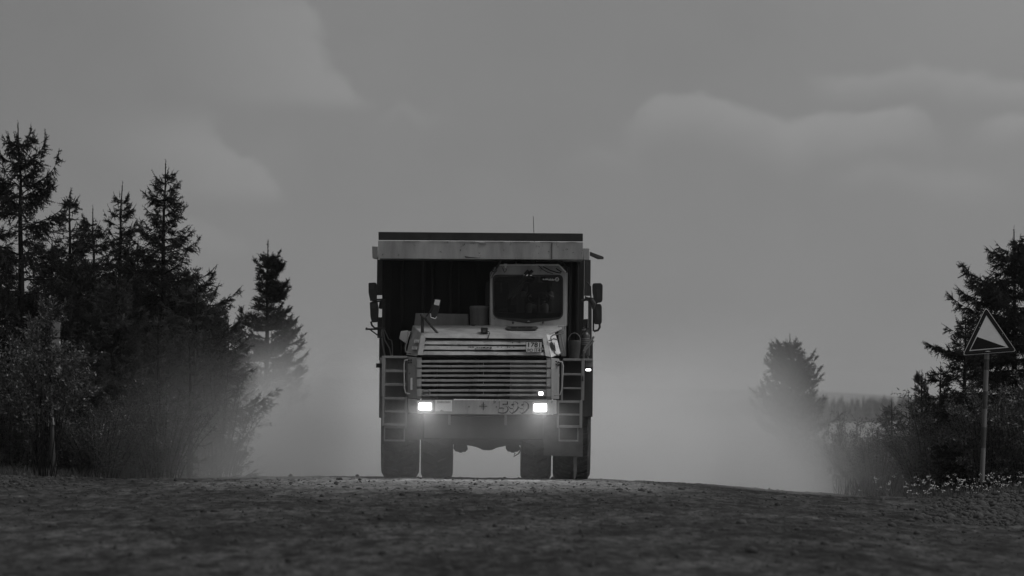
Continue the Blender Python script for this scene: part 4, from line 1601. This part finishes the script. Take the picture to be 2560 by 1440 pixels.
tri_o = rpoly([s_(q) for q in ((680, 222), (1290, 1108), (212, 1188))], 9, 6)
tri_o2 = rpoly([s_(q) for q in ((680, 238), (1278, 1102), (226, 1180))], 8.4, 6)
tri_i = [s_(q) for q in ((688, 388), (1132, 1032), (345, 1100))]
tri_i2 = [s_(q) for q in ((688, 408), (1112, 1026), (362, 1088))]
s = MB()
s.prism(tri_o, SD, SD + 0.02)
pl = obj('sign_panel', s, M['signwhite'], sign)
s = MB()
s.ring(tri_o2, tri_i, SD - 0.003, SD + 0.01)
obj('sign_border', s, M['signred'], pl)
s = MB()
s.prism([s_(q) for q in ((502, 815), (1085, 1020), (368, 1080))], SD - 0.003, SD + 0.01)
obj('slope_symbol', s, M['ink'], pl)
s = MB()
for q in (((655, 1108), (720, 1096), (780, 1106), (720, 1112)), ((540, 625), (556, 620), (552, 634)), ((1000, 752), (1012, 748), (1008, 762)), ((560, 545), (572, 540), (566, 552)), ((1012, 780), (1024, 778), (1016, 786))):
    s.prism([s_(p) for p in q], SD - 0.006, SD)
split_parts('scratch', s, M['signwhite'], pl)
s = MB()
p0, p1 = P(2468, 862, SD + 0.07), P(2455, 1205, SD + 0.07)
seg = lambda y: p0.lerp(p1, (y - 862) / (1205 - 862))
s.tube([p0, p1], 0.043, 14)
pole = obj('post', s, M['post'], sign)
for y0, y1 in ((898, 925), (978, 1022), (1068, 1120)):
    s = MB()
    s.tube([seg(y0), seg(y1)], 0.0445, 14)
    split_parts('dark_band', s, M['postdark'], pole)

# post and plates half buried in leaves on the left
LD = 1.0
lb = P(133, 1182, LD)
lsign = empty('road_sign', (lb.x, lb.y, lb.z - 0.1), 'pale board on a split grey post, half hidden by leaves at far left', 'road sign')
s = MB()
s.tube([P(135, 1190, LD), P(128, 1045, LD), P(122, 830, LD + 0.1)], 0.045, 12)
obj('post', s, M['postdark'], lsign)
s = MB()
s.pbox((95, 806), (150, 843), LD - 0.03, LD + 0.0)
obj('upper_plate', s, M['dull'], lsign)
s = MB()
s.pbox((97, 848), (151, 935), LD - 0.03, LD + 0.0)
obj('lower_plate', s, M['dull'], lsign)
s = MB()
s.ptube([(121, 1030), (131, 1042), (133, 1062)], LD - 0.05, [0.004, 0.02, 0.03], 6)
s.ptube([(122, 1050), (122, 1066)], LD - 0.05, [0.012, 0.02], 6)
split_parts('split_sleeve', s, M['dull'], lsign)


# ------------------------------------------------------------------ trees and shrubs
def frames(D, roll):
    D = D / np.linalg.norm(D, axis=1, keepdims=True)
    ref = np.where(np.abs(D[:, 2:3]) > 0.9, np.array([[1.0, 0, 0]]), np.array([[0, 0, 1.0]]))
    A = np.cross(D, ref)
    A /= np.linalg.norm(A, axis=1, keepdims=True)
    B = np.cross(D, A)
    c, s_2 = np.cos(roll)[:, None], np.sin(roll)[:, None]
    return D, A * c + B * s_2, B * c - A * s_2


def instance(tv, tf, O, D, L, Wd, roll):
    """template (axis along +z, unit length, radial units) placed along directions"""
    D, A, B = frames(D, roll)
    V = O[:, None, :] + (tv[None, :, 0:1] * A[:, None, :] + tv[None, :, 1:2] * B[:, None, :]) * Wd[:, None, None] + tv[None, :, 2:3] * D[:, None, :] * L[:, None, None]
    Fa = tf[None] + (np.arange(len(O)) * len(tv))[:, None, None]
    return V.reshape(-1, 3), Fa.reshape(-1, 3)


def needle_template(rg, n, spread):
    tv, tf = [], []
    for a in (0, math.pi / 2):
        k = len(tv)
        x, y = 0.3 * math.cos(a), 0.3 * math.sin(a)
        tv += [(x, y, 0), (-x, -y, 0), (0, 0, 1.0)]
        tf.append((k, k + 1, k + 2))
    for i in range(n):
        z = (i + rg.random() * 0.8) / n * 0.95
        a = rg.uniform(0, 2 * math.pi)
        ln = rg.uniform(0.6, 1.0)
        k = len(tv)
        ca, sa = math.cos(a), math.sin(a)
        wv = 0.09
        tv += [(0, 0, z), (0, 0, z + wv), (ca * ln * spread, sa * ln * spread, z + rg.uniform(0.05, 0.16))]
        tf.append((k, k + 1, k + 2))
    return np.array(tv), np.array(tf)


def conifer(name, qb, top_y, Y, Rad, seed, label, group=None, up=0.5, droop=0.5, whorl=0.30, nb=5, bare=0.04, lean=0.0, dens=1.8,
            m='needle', twig=0.30, nl=0.027, prof=0.85, top_px=None, irr=0.35, arms=(), shoots=2):
    rg = np.random.default_rng(seed)
    base = P(qb, 1195, Y - 120)
    bz = float(height(base.x, Y)) - 0.05
    tpx = top_px if top_px is not None else qb
    topp = P(tpx, top_y, Y - 120)
    H = topp.z - bz
    root = empty(name, (base.x, Y, bz), label, 'tree', group)
    n = 14
    tz = np.linspace(0, 1, n)
    wob_ = np.cumsum(rg.normal(0, 0.018, (n, 2)), 0) * H * 0.12
    wob_ -= wob_[0]
    wob_ = wob_ - tz[:, None] * wob_[-1]
    TX = base.x + (topp.x - base.x) * tz ** 1.2 + wob_[:, 0]
    TY = Y + wob_[:, 1]
    TZ = bz + H * tz
    r0 = 0.012 * H + 0.025
    tr = MB()
    tr.tube([(TX[i], TY[i], TZ[i]) for i in range(n)], [max(0.008, r0 * (1 - tz[i]) ** 0.9 + 0.006) for i in range(n)], 8)
    brs = []
    z = bare * H
    while z < H * 0.955:
        t = z / H
        for k in range(max(2, int(rg.poisson(nb)))):
            az = rg.uniform(0, 2 * math.pi)
            Lb = Rad * (1 - t) ** prof * rg.uniform(1 - irr, 1 + irr * 0.8) + 0.05
            Lb *= (0.6 + 0.4 * min(1, t / 0.15))
            brs.append((t, az, Lb, up * (0.15 + 0.75 * t) + rg.normal(0, 0.12)))
        z += 0.8 * whorl * rg.uniform(0.65, 1.3) * (0.55 + 0.6 * (1 - t))
    for (t, side, Lb, ee) in arms:
        brs.append((t, side, Lb, ee))
    O, D, L = [], [], []
    bt_ = MB()
    for (t, az, Lb, el) in brs:
        o0 = np.array([np.interp(t, tz, TX), np.interp(t, tz, TY), np.interp(t, tz, TZ)])
        ns = max(4, int(Lb / 0.16) + 2)
        pts = [o0]
        e = el - 0.25 * (1 - t)
        aa = az
        for i in range(ns):
            sfr = i / ns
            ev = e + (-0.25 * math.sin(math.pi * min(1, sfr * 1.3)) + 0.85 * sfr ** 2) * (0.5 + up * 0.7)
            aa += rg.normal(0, 0.06)
            pts.append(pts[-1] + np.array([math.cos(aa) * math.cos(ev), math.sin(aa) * math.cos(ev), math.sin(ev)]) * Lb / ns)
        pts = np.array(pts)
        bt_.tube([tuple(p) for p in pts], [max(0.004, 0.010 * Lb ** 0.7 * (1.6 - 1.5 * i / ns)) for i in range(ns + 1)], 4)
        nt = int(max(6, Lb / 0.04 * dens))
        s_p = np.sort(rg.uniform(0.08, 1.0, nt)) ** 0.85
        idx = np.clip((s_p * ns).astype(int), 0, ns - 1)
        fr_ = s_p * ns - idx
        q = pts[idx] * (1 - fr_)[:, None] + pts[idx + 1] * fr_[:, None]
        tg = pts[idx + 1] - pts[idx]
        tg /= np.linalg.norm(tg, axis=1, keepdims=True)
        sd = np.cross(tg, [0, 0, 1.0])
        sd /= np.linalg.norm(sd, axis=1, keepdims=True) + 1e-9
        sg = np.where(rg.random(nt) < 0.5, -1, 1)[:, None]
        dr = -droop * rg.uniform(0.0, 1.5, (nt, 1)) + 0.25 * (rg.random((nt, 1)) < 0.2)
        d = tg * rg.uniform(0.35, 1.0, (nt, 1)) + sd * sg * rg.uniform(0.3, 0.9, (nt, 1)) + np.array([[0, 0, 1.0]]) * dr
        d /= np.linalg.norm(d, axis=1, keepdims=True)
        ln = twig * (0.45 + 0.75 * (1 - s_p)) * rg.uniform(0.5, 1.25, nt) * min(1.0, 0.45 + Lb * 0.6)
        O.append(q)
        D.append(d)
        L.append(ln)
        # side shoots of the longer twigs
        for rep in range(shoots):
            f2 = rg.uniform(0.2, 0.7, nt)
            q2 = q + d * (ln * f2)[:, None]
            d2 = d + rg.normal(0, 0.55, (nt, 3)) + np.array([[0, 0, -0.3 * droop]])
            d2 /= np.linalg.norm(d2, axis=1, keepdims=True)
            O.append(q2)
            D.append(d2)
            L.append(ln * rg.uniform(0.4, 0.75, nt))
        O.append(pts[-1:] - (pts[-1:] - pts[-2:-1]) * 0.3)
        D.append(pts[-1:] - pts[-2:-1])
        L.append(np.array([0.12 + 0.05 * rg.random()]))
    O, D, L = np.concatenate(O), np.concatenate(D), np.concatenate(L)
    # leader
    O = np.concatenate([O, [[TX[-2], TY[-2], TZ[-2]], [TX[-1], TY[-1], TZ[-1] - 0.12]]])
    D = np.concatenate([D, [[TX[-1] - TX[-2], 0, TZ[-1] - TZ[-2]], [0, 0, 1.0]]])
    L = np.concatenate([L, [H / 13 + 0.05, 0.2]])
    vs_, fs_ = [], []
    off = 0
    var = rg.integers(0, 3, len(O))
    for vi in range(3):
        tv, tf = needle_template(rg, 11, 1.0)
        k = var == vi
        v_, f_ = instance(tv, tf, O[k], D[k], L[k], np.full(k.sum(), nl) * rg.uniform(0.8, 1.25, k.sum()), rg.uniform(0, 6.28, k.sum()))
        vs_.append(v_)
        fs_.append(f_ + off)
        off += len(v_)
    obj('trunk', tr, M['bark'], root)
    crown = npobj('crown', np.concatenate(vs_), np.concatenate(fs_), M[m], root)
    obj('limb', bt_, M['bark'], crown)
    return root


LEAF_T = (np.array([(0, 0, 0), (0.5, 0.06, 0.42), (0, 0, 1.0), (-0.5, 0.06, 0.42)]), np.array([(0, 1, 2), (0, 2, 3)]))


def shrub(name, qb, Y, wpx, top_y, seed, label, cat='bush', group=None, nst=26, leaves=9000, lsize=0.045, lw=0.42, m='leaf', depth=1.0, airy=0.25, base_y=None, leaf_from=0.12):
    rg = np.random.default_rng(seed)
    base = P(qb, base_y or 1195, Y - 120)
    bz = float(height(base.x, Y)) - 0.04
    k = Y / F
    hw = wpx * k / 2
    H = P(qb, top_y, Y - 120).z - bz
    root = empty(name, (base.x, Y, bz), label, cat, group)
    st_ = MB()
    O, D = [], []
    segs = []
    for i in range(nst):
        a = rg.uniform(0, 2 * math.pi)
        rr = math.sqrt(rg.random())
        ex, ey = math.cos(a) * rr * hw, math.sin(a) * rr * hw * depth
        top = H * (1 - 0.28 * rr ** 2) * rg.uniform(0.66, 1.04)
        p0 = np.array([base.x + ex * 0.35, Y + ey * 0.35, bz])
        p3 = np.array([base.x + ex, Y + ey, bz + top])
        n = 7
        t = np.linspace(0, 1, n + 1)[:, None]
        pts = p0 * (1 - t) + p3 * t
        pts[:, :2] += (p3 - p0)[:2] * (t * (t - 1)) * 0.5
        pts += np.cumsum(rg.normal(0, 0.02, (n + 1, 3)), 0) * H * 0.3
        pts[0] = p0
        st_.tube([tuple(p) for p in pts], [0.012 * (1 - 0.8 * j / n) + 0.002 for j in range(n + 1)], 4)
        segs.append(pts)
        # side branches
        for j in range(7):
            s0 = rg.uniform(max(0.15, leaf_from), 0.97)
            ii = min(int(s0 * n), n - 1)
            q = pts[ii] * (1 - (s0 * n - ii)) + pts[ii + 1] * (s0 * n - ii)
            dv_ = rg.normal(0, 1, 3)
            dv_[2] = abs(dv_[2]) * 0.6 + 0.2
            dv_ /= np.linalg.norm(dv_)
            ln = rg.uniform(0.15, 0.45) * (0.35 * H + 0.12)
            bp_ = np.array([q + dv_ * ln * u + np.array([0, 0, -0.15 * ln * u * u]) for u in (0, 0.35, 0.7, 1.0)])
            st_.tube([tuple(p) for p in bp_], [0.005, 0.004, 0.003, 0.002], 3)
            segs.append(bp_)
    wts = np.array([np.linalg.norm(np.diff(s, axis=0), axis=1).sum() for s in segs])
    cnt = rg.multinomial(int(leaves * 1.8), wts / wts.sum())
    for sg, c in zip(segs, cnt):
        if not c:
            continue
        n = len(sg) - 1
        s0 = rg.uniform(leaf_from if n == 7 else 0.05, 1.0, c) * n
        ii = np.clip(s0.astype(int), 0, n - 1)
        f = (s0 - ii)[:, None]
        q = sg[ii] * (1 - f) + sg[ii + 1] * f
        q = q + rg.normal(0, airy * 0.12, (c, 3))
        tg = sg[ii + 1] - sg[ii]
        tg = tg / (np.linalg.norm(tg, axis=1, keepdims=True) + 1e-9)
        d = tg * 0.7 + rg.normal(0, 0.6, (c, 3))
        O.append(q)
        D.append(d)
    O, D = np.concatenate(O), np.concatenate(D)
    L = lsize * rg.uniform(0.6, 1.4, len(O))
    v_, f_ = instance(LEAF_T[0], LEAF_T[1], O, D, L, L * lw, rg.uniform(0, 6.28, len(O)))
    obj('stem', st_, M['bark'], root)
    npobj('foliage', v_, f_, M[m], root)
    return root


PI = math.pi
GL, GR = 'conifers on the left side of the road', 'conifers on the right side of the road'
conifer('larch_tree', 55, 312, 127, 1.9, 1, 'tallest larch at far left with ragged upswept limbs near its top', GL, up=0.75, droop=0.8, whorl=0.38, nb=5, prof=0.72, dens=1.35, twig=0.34, irr=0.5, nl=0.034, top_px=45,
        arms=((0.80, 0.0, 1.15, 0.8), (0.87, 0.1, 0.85, 0.9), (0.70, -0.1, 1.25, 0.62), (0.70, 0.15, 1.1, 0.5), (0.60, 0.1, 1.2, 0.35), (0.52, -0.1, 1.1, 0.2), (0.93, 0.2, 0.5, 1.0), (0.93, PI, 0.35, 0.6), (0.62, PI, 0.8, 0.1)))
conifer('larch_tree', 172, 478, 131, 1.6, 2, 'slim larch between the tallest tree and the twin-topped one', GL, up=0.7, droop=0.6, prof=0.85, whorl=0.32, dens=1.5, irr=0.5, top_px=176)
conifer('larch_tree', 298, 462, 134, 1.6, 3, 'twin-topped conifer left of the pointed spruce', GL, up=0.8, droop=0.45, prof=0.85, whorl=0.3, dens=1.5, irr=0.5, top_px=306, arms=((0.80, PI, 0.55, 1.1), (0.76, 0.0, 0.45, 1.1)))
conifer('spruce_tree', 408, 408, 129, 2.15, 4, 'tall pointed spruce with long limbs reaching right', GL, up=0.55, droop=0.6, prof=0.95, whorl=0.30, nb=6, top_px=414, twig=0.30, dens=1.4, irr=0.5,
        arms=((0.55, 0.0, 1.55, 0.28), (0.63, 0.0, 1.05, 0.3), (0.42, 0.05, 1.5, 0.2), (0.72, 0.0, 0.75, 0.4)))
conifer('larch_tree', -8, 560, 132, 1.3, 5, 'conifer cut by the left edge of the picture', GL, up=0.5, droop=0.6, prof=0.5)
conifer('spruce_tree', 238, 520, 139, 1.1, 6, 'thin dark conifer behind the twin-topped one', GL, up=0.6, droop=0.5, prof=0.6, top_px=232)
conifer('spruce_tree', 520, 788, 134, 1.35, 7, 'short spruce at the right end of the left thicket', GL, up=0.5, droop=0.45, prof=0.7, whorl=0.24, nb=6, top_px=540)
conifer('spruce_tree', 130, 600, 137, 1.5, 26, 'dark spruce hidden behind the slim larch', GL, up=0.5, droop=0.5, prof=0.6, nb=6)
conifer('spruce_tree', 360, 640, 138, 1.5, 27, 'dense spruce behind the pointed spruce', GL, up=0.5, droop=0.5, prof=0.6, nb=6)
conifer('spruce_tree', 490, 700, 126, 1.5, 28, 'low spruce in front of the pointed spruce, its limbs sweeping right', GL, up=0.5, droop=0.4, prof=0.6, nb=6, m='needle2', arms=((0.35, 0.1, 1.2, 0.3),))
conifer('spruce_tree', 290, 690, 124.5, 1.2, 29, 'pale-needled spruce in front of the left thicket', GL, up=0.45, droop=0.35, prof=0.6, nb=6, m='needle2')
for q_, ty_, Y_, sd_, lb_ in ((75, 770, 136, 71, 'low dark spruce filling the gap under the tallest larch'), (205, 640, 133, 72, 'dark spruce between the slim larch and the twin-topped conifer'),
                             (255, 715, 130, 73, 'short bushy spruce below the twin-topped conifer'), (445, 660, 133, 74, 'bushy spruce close behind the right side of the pointed spruce'),
                             (345, 600, 135, 75, 'spruce squeezed between the twin-topped conifer and the pointed spruce'), (110, 720, 128, 76, 'broad low spruce behind the half-hidden board'), (570, 800, 137, 77, 'small spruce nearest to the lone pine')):
    conifer('spruce_tree', q_, ty_, Y_, 1.45 if q_ < 560 else 0.95, sd_, lb_, GL, up=0.5, droop=0.5, prof=0.62, nb=7, whorl=0.24)
conifer('larch_sapling', 396, 782, 123, 0.5, 8, 'young larch sapling with thin bare leader before the spruces', GL, up=0.7, droop=0.05, prof=0.8, nb=4, dens=1.0, m='needle2', twig=0.2)
conifer('larch_sapling', 475, 850, 123, 0.45, 9, 'smaller larch sapling to the right of the bare-leader one', GL, up=0.7, droop=0.05, prof=0.8, nb=4, dens=1.0, m='needle2', twig=0.2)
conifer('pine_tree', 660, 606, 150, 1.3, 10, 'lone shaggy pine rising out of the dust left of the truck', None, up=0.6, droop=0.05, prof=0.62, whorl=0.27, nb=7, twig=0.30, dens=1.8, nl=0.036, bare=0.02, top_px=670, irr=0.5,
        arms=((0.40, 0.0, 1.3, 0.15), (0.56, 0.1, 0.85, 0.5), (0.62, PI, 0.75, 0.6), (0.5, PI, 0.9, 0.3), (0.3, 0.2, 1.1, 0.1)))
conifer('pine_tree', 1985, 842, 155, 1.75, 11, 'dust-veiled broad conifer standing alone right of the truck', None, up=0.6, droop=0.2, prof=0.62, whorl=0.22, nb=7, twig=0.30, dens=1.6, nl=0.034, bare=0.02, top_px=1975, irr=0.5)
conifer('spruce_tree', 2535, 575, 124, 1.85, 12, 'big dark spruce behind the slope sign at the right edge', GR, up=0.3, droop=0.75, prof=0.62, whorl=0.27, nb=8, twig=0.30, dens=2.1, irr=0.5,
        arms=((0.64, PI, 0.95, 0.15), (0.76, PI, 0.9, 0.2), (0.52, PI, 0.95, 0.1), (0.88, PI, 0.55, 0.4)))
conifer('spruce_tree', 2412, 790, 122, 0.75, 13, 'young spruce just left of the slope sign', GR, up=0.75, droop=0.3, prof=0.7, whorl=0.24, nb=5, dens=1.9)
conifer('spruce_tree', 2462, 860, 125, 0.9, 14, 'low spruce directly behind the post of the slope sign', GR, up=0.4, droop=0.5, prof=0.6, nb=6)
conifer('spruce_tree', 2352, 915, 127, 0.75, 15, 'bushy little spruce left of the young spruce at the sign', GR, up=0.55, droop=0.35, prof=0.6, nb=6)
conifer('larch_sapling', 2305, 934, 128, 0.42, 16, 'narrow larch sapling with upright twigs at the thicket edge', GR, up=1.1, droop=0.05, prof=0.6, nb=5, m='needle2')
conifer('spruce_sapling', 2229, 1004, 130, 0.55, 17, 'tiny spruce with a bare spike top before the far forest', GR, up=0.5, droop=0.2, prof=0.75, nb=5, whorl=0.2, m='needle2')

shrub('leafy_bush', 80, 122.6, 330, 770, 41, 'tall broad-leaved bush with shiny leaves around the half-hidden board', group='bushes on the left verge', nst=34, leaves=11000, lsize=0.066, lw=0.5)
shrub('leafy_bush', 112, 119.9, 190, 745, 55, 'slender shiny-leaved shoots rising right in front of the half-hidden board', group='bushes on the left verge', nst=16, leaves=3600, lsize=0.06, lw=0.5, leaf_from=0.58, depth=0.4)
shrub('leafy_bush', 170, 124.0, 210, 1040, 57, 'low dark bush on the ground right behind the split post', group='bushes on the left verge', nst=40, leaves=8000, lsize=0.045, leaf_from=0.03)
shrub('leafy_bush', 20, 122.4, 240, 960, 42, 'low leafy bush at the left edge below the half-hidden board', group='bushes on the left verge', nst=24, leaves=7000, lsize=0.05)
shrub('leafy_bush', 250, 122.0, 270, 985, 43, 'fine-leaved bush between the split post and the saplings', group='bushes on the left verge', nst=40, leaves=14000, lsize=0.034)
shrub('leafy_bush', 400, 122.5, 300, 950, 44, 'fine-leaved bush below the larch saplings', group='bushes on the left verge', nst=44, leaves=15000, lsize=0.036)
shrub('leafy_bush', 545, 125.5, 270, 905, 45, 'willow bush fading into the dust below the short spruce', group='bushes on the left verge', nst=40, leaves=9000, lsize=0.055, lw=0.25)
shrub('willow_bush', 735, 146, 170, 925, 46, 'thin arching willow twigs in the dust beside the lone pine', nst=16, leaves=1500, lsize=0.07, lw=0.22, airy=0.4)
shrub('willow_bush', 690, 143, 240, 960, 47, 'hazy bush at the foot of the lone pine', nst=34, leaves=7000, lsize=0.055, lw=0.3)
shrub('leafy_bush', 2040, 150, 260, 985, 48, 'hazy bush at the foot of the dust-veiled conifer', nst=34, leaves=7000, lsize=0.055, lw=0.3)
shrub('willow_bush', 2135, 132, 170, 1020, 49, 'sparse twiggy willow left of the tiny spruce', nst=30, leaves=4200, lsize=0.06, lw=0.24, airy=0.35)
shrub('leafy_bush', 2190, 127, 240, 1065, 50, 'rounded bush at the dusty end of the right thicket', group='bushes on the right verge', nst=44, leaves=13000, lsize=0.038)
shrub('leafy_bush', 2330, 123.5, 300, 1000, 51, 'dense small-leaved bush below the little spruces', group='bushes on the right verge', nst=50, leaves=17000, lsize=0.04)
shrub('leafy_bush', 2470, 121.5, 300, 945, 52, 'shiny-leaved bush around the post of the slope sign', group='bushes on the right verge', nst=50, leaves=16000, lsize=0.044)
shrub('leafy_bush', 2570, 120.6, 200, 930, 53, 'leafy bush cut by the right edge beside the sign', group='bushes on the right verge', nst=34, leaves=10000, lsize=0.05)
shrub('leafy_bush', 2135, 131.5, 150, 1100, 56, 'low dust-greyed bush at the left tip of the right thicket', group='bushes on the right verge', nst=40, leaves=8000, lsize=0.042)
shrub('willow_bush', 2285, 125.0, 120, 950, 54, 'upright willow shoots in front of the narrow larch sapling', nst=10, leaves=1500, lsize=0.075, lw=0.25, airy=0.3)

# grass on both verges (one mass)
rng = np.random.default_rng(21)
n = 13000
side = rng.random(n) < 0.5
gx_ = np.where(side, rng.uniform(-11.2, -5.6, n), rng.uniform(6.35, 10.5, n))
gy_ = np.where(side, rng.uniform(119.0, 124.5, n), rng.uniform(116.6, 125.5, n))
keep = np.where(side, gy_ > 119 + 2.2 * (gx_ + 9.0).clip(0, 4) * 0.6, gy_ > 117 + (10.2 - gx_) * 0.9)
gx_, gy_ = gx_[keep], gy_[keep]
tx = rng.normal([6.75, 122.4], [0.28, 0.5], (1500, 2))
gx_, gy_ = np.concatenate([gx_, tx[:, 0]]), np.concatenate([gy_, tx[:, 1]])
hh = rng.uniform(0.06, 0.24, len(gx_))
hh[-1500:] = rng.uniform(0.15, 0.45, 1500)
O = np.stack([gx_, gy_, height(gx_, gy_) - 0.02], 1)
D = np.stack([rng.normal(0, 0.3, len(gx_)), rng.normal(0, 0.3, len(gx_)), np.ones(len(gx_))], 1)
tv = np.array([(-0.5, 0, 0), (0.5, 0, 0), (0.35, 0.3, 0.55), (0.2, 1.6, 1.0)])
v_, f_ = instance(tv, np.array([(0, 1, 2), (0, 2, 3)]), O, D, hh, np.full(len(gx_), 0.012), rng.uniform(0, 6.28, len(gx_)))
npobj('verge_grass', v_, f_, M['grass'])['kind'] = 'stuff'


# white wildflowers on the right verge
def flower_proto(seed):
    rg = np.random.default_rng(seed)
    root = empty('wildflower', (0, 0, 0), 'white-headed wildflower in the grass at the foot of the right-hand bushes', 'flower', 'white wildflowers on the right verge')
    st_, hd2 = MB(), MB()
    for i in range(rg.integers(2, 5)):
        h = rg.uniform(0.12, 0.34)
        x, y = rg.normal(0, 0.06, 2)
        top = (x * 2.0, y * 2.0, h)
        st_.tube([(x * .3, y * .3, -0.03), (x, y, h * .5), top], [0.004, 0.003, 0.002], 4)
        for k in range(rg.integers(3, 7)):
            c = Vector(top) + Vector(rg.normal(0, 1, 3) * np.array([0.022, 0.022, 0.012]))
            st_.tube([top, c], 0.0015, 3)
            r = rg.uniform(0.007, 0.013)
            hd2.lathe(c, Vector((rg.normal(0, .4), rg.normal(0, .4), 1)), [(-r * .4, r * .3), (0, r), (r * .5, r * .6)], 6)
    obj('stalk', st_, M['grass'], root)
    split_parts('bloom', hd2, M['petal'], root, gap=0.045)
    return root


rng = np.random.default_rng(33)
protos = [flower_proto(60 + k) for k in range(5)]
spots = []
for i in range(46):
    q = float(np.clip(rng.choice([2305, 2330, 2400, 2470, 2530, 2230]) + rng.normal(0, 32), 2160, 2575))
    yy_ = rng.uniform(117.0, 120.8) if q > 2260 else rng.uniform(119.2, 121.5)
    spots.append((q, yy_))
for i, (q, yy_) in enumerate(spots):
    src = protos[i % 5]
    if i < 5:
        r_ = src
    else:
        r_ = src.copy()
        C.objects.link(r_)
        for chd in src.children:
            c_ = chd.copy()
            c_.parent = r_
            C.objects.link(c_)
    x = P(q, 1230, yy_ - 120).x
    r_.location = (x, yy_, float(height(x, yy_)))
    r_.rotation_euler = (0, 0, rng.uniform(0, 6.28))
    sv_ = rng.uniform(0.75, 1.2)
    r_.scale = (sv_, sv_, sv_)

# ------------------------------------------------------------------ air: thin haze and the truck's dust
hz = MB()
hz.box(-15900, 15900, -14900, 15900, -40, 75)
hm_ = bpy.data.materials.new('haze_air')
hm_.use_nodes = True
t = NT(hm_.node_tree)
pv = t.n('ShaderNodeVolumePrincipled')
pv.inputs['Color'].default_value = (0.9, 0.9, 0.9, 1)
pv.inputs['Density'].default_value = 0.00009
pv.inputs['Anisotropy'].default_value = 0.3
out = t.n('ShaderNodeOutputMaterial')
t.link(pv.outputs[0], out.inputs['Volume'])
obj('haze', hz, hm_)['kind'] = 'stuff'

dm = bpy.data.materials.new('road_dust')
dm.use_nodes = True
t = NT(dm.node_tree)
co = t.n('ShaderNodeTexCoord').outputs['Object']
sp3 = t.n('ShaderNodeSeparateXYZ')
t.link(co, sp3.inputs[0])
X, Y, Z = sp3.outputs
nz = t.m('SUBTRACT', t.noise(co, 0.42, 4, 0.6, 0.5), 0.5)
nz2 = t.noise(co, 0.28, 4, 0.6, 0.8)
# rolling bank behind the truck
hgt = t.m('ADD', t.m('ADD', Z, t.m('MULTIPLY', nz, 4.2)), t.m('ADD', t.m('MULTIPLY', t.m('MAXIMUM', t.m('SUBTRACT', X, 2.0), 0.0), 0.16), t.m('MULTIPLY', t.m('MAXIMUM', t.m('SUBTRACT', -3.5, X), 0.0), 0.1)))
vert = t.m('POWER', t.ss(hgt, 3.7, -0.4), 2.4)
xs_ = t.m('ADD', X, t.m('MULTIPLY', nz, 2.2))
lat = t.m('MULTIPLY', t.ss(xs_, -7.6, -4.6), t.ss(xs_, 7.3, 3.4))
dep = t.m('MULTIPLY', t.ss(Y, 124.5, 131.0), t.ss(Y, 168, 158))
bank = t.m('MULTIPLY', t.m('MULTIPLY', vert, lat), t.m('MULTIPLY', dep, t.m('MULTIPLY', t.ss(nz2, 0.30, 0.64), 0.6)))
# thin veil creeping round the front wheels, thicker on the left
vl = t.m('MULTIPLY', t.ss(Z, 1.45, 0.2), t.m('MULTIPLY', t.ss(Y, 116.5, 118.5), t.ss(Y, 127, 123)))
vx = t.m('MULTIPLY', t.ss(xs_, -6.5, -2.5), t.ss(xs_, 1.4, -0.6))
veil = t.m('MULTIPLY', t.m('MULTIPLY', vl, vx), 0.032)
lampv = t.m('MULTIPLY', t.m('MULTIPLY', t.ss(Z, 0.35, 0.9), t.ss(Z, 1.55, 1.1)), t.m('MULTIPLY', t.m('MULTIPLY', t.ss(Y, 118.2, 119.4), t.ss(Y, 121.5, 120.6)), t.m('MULTIPLY', t.ss(X, -2.6, -1.6), t.ss(X, 1.5, 0.7))))
veil = t.m('ADD', veil, t.m('MULTIPLY', lampv, 0.06))
wing = t.m('MULTIPLY', t.ss(hgt, 2.9, 0.2), t.m('MULTIPLY', t.ss(Y, 118.0, 120.5), t.ss(Y, 128.5, 126)))
wing = t.m('MULTIPLY', wing, t.m('ADD', t.m('MULTIPLY', t.ss(xs_, -7.9, -4.2), t.ss(xs_, -2.6, -3.6)), t.m('MULTIPLY', t.ss(xs_, 8.0, 4.4), t.ss(xs_, 3.2, 4.4))))
wing = t.m('MULTIPLY', wing, t.m('ADD', 0.15, t.m('MULTIPLY', nz, 0.30)))
tall = t.m('MULTIPLY', t.m('MULTIPLY', t.ss(Z, 3.7, 1.6), t.m('MULTIPLY', t.ss(Y, 131, 138), t.ss(Y, 154, 150))), t.m('MULTIPLY', t.ss(xs_, 2.0, 4.5), t.ss(xs_, 7.0, 5.2)))
tall = t.m('MULTIPLY', tall, t.m('ADD', 0.034, t.m('MULTIPLY', nz, 0.04)))
dens_ = t.m('MAXIMUM', t.m('ADD', t.m('ADD', bank, veil), t.m('ADD', wing, tall)), 0.0)
pv = t.n('ShaderNodeVolumePrincipled')
pv.inputs['Color'].default_value = (0.985, 0.985, 0.985, 1)
pv.inputs['Anisotropy'].default_value = 0.12
t.link(dens_, pv.inputs['Density'])
out = t.n('ShaderNodeOutputMaterial')
t.link(pv.outputs[0], out.inputs['Volume'])
ds = MB()
ds.box(-8.4, 8.3, 116.4, 168.2, -4.2, 3.9)
dust = obj('dust_cloud', ds, dm)
dust['kind'] = 'stuff'
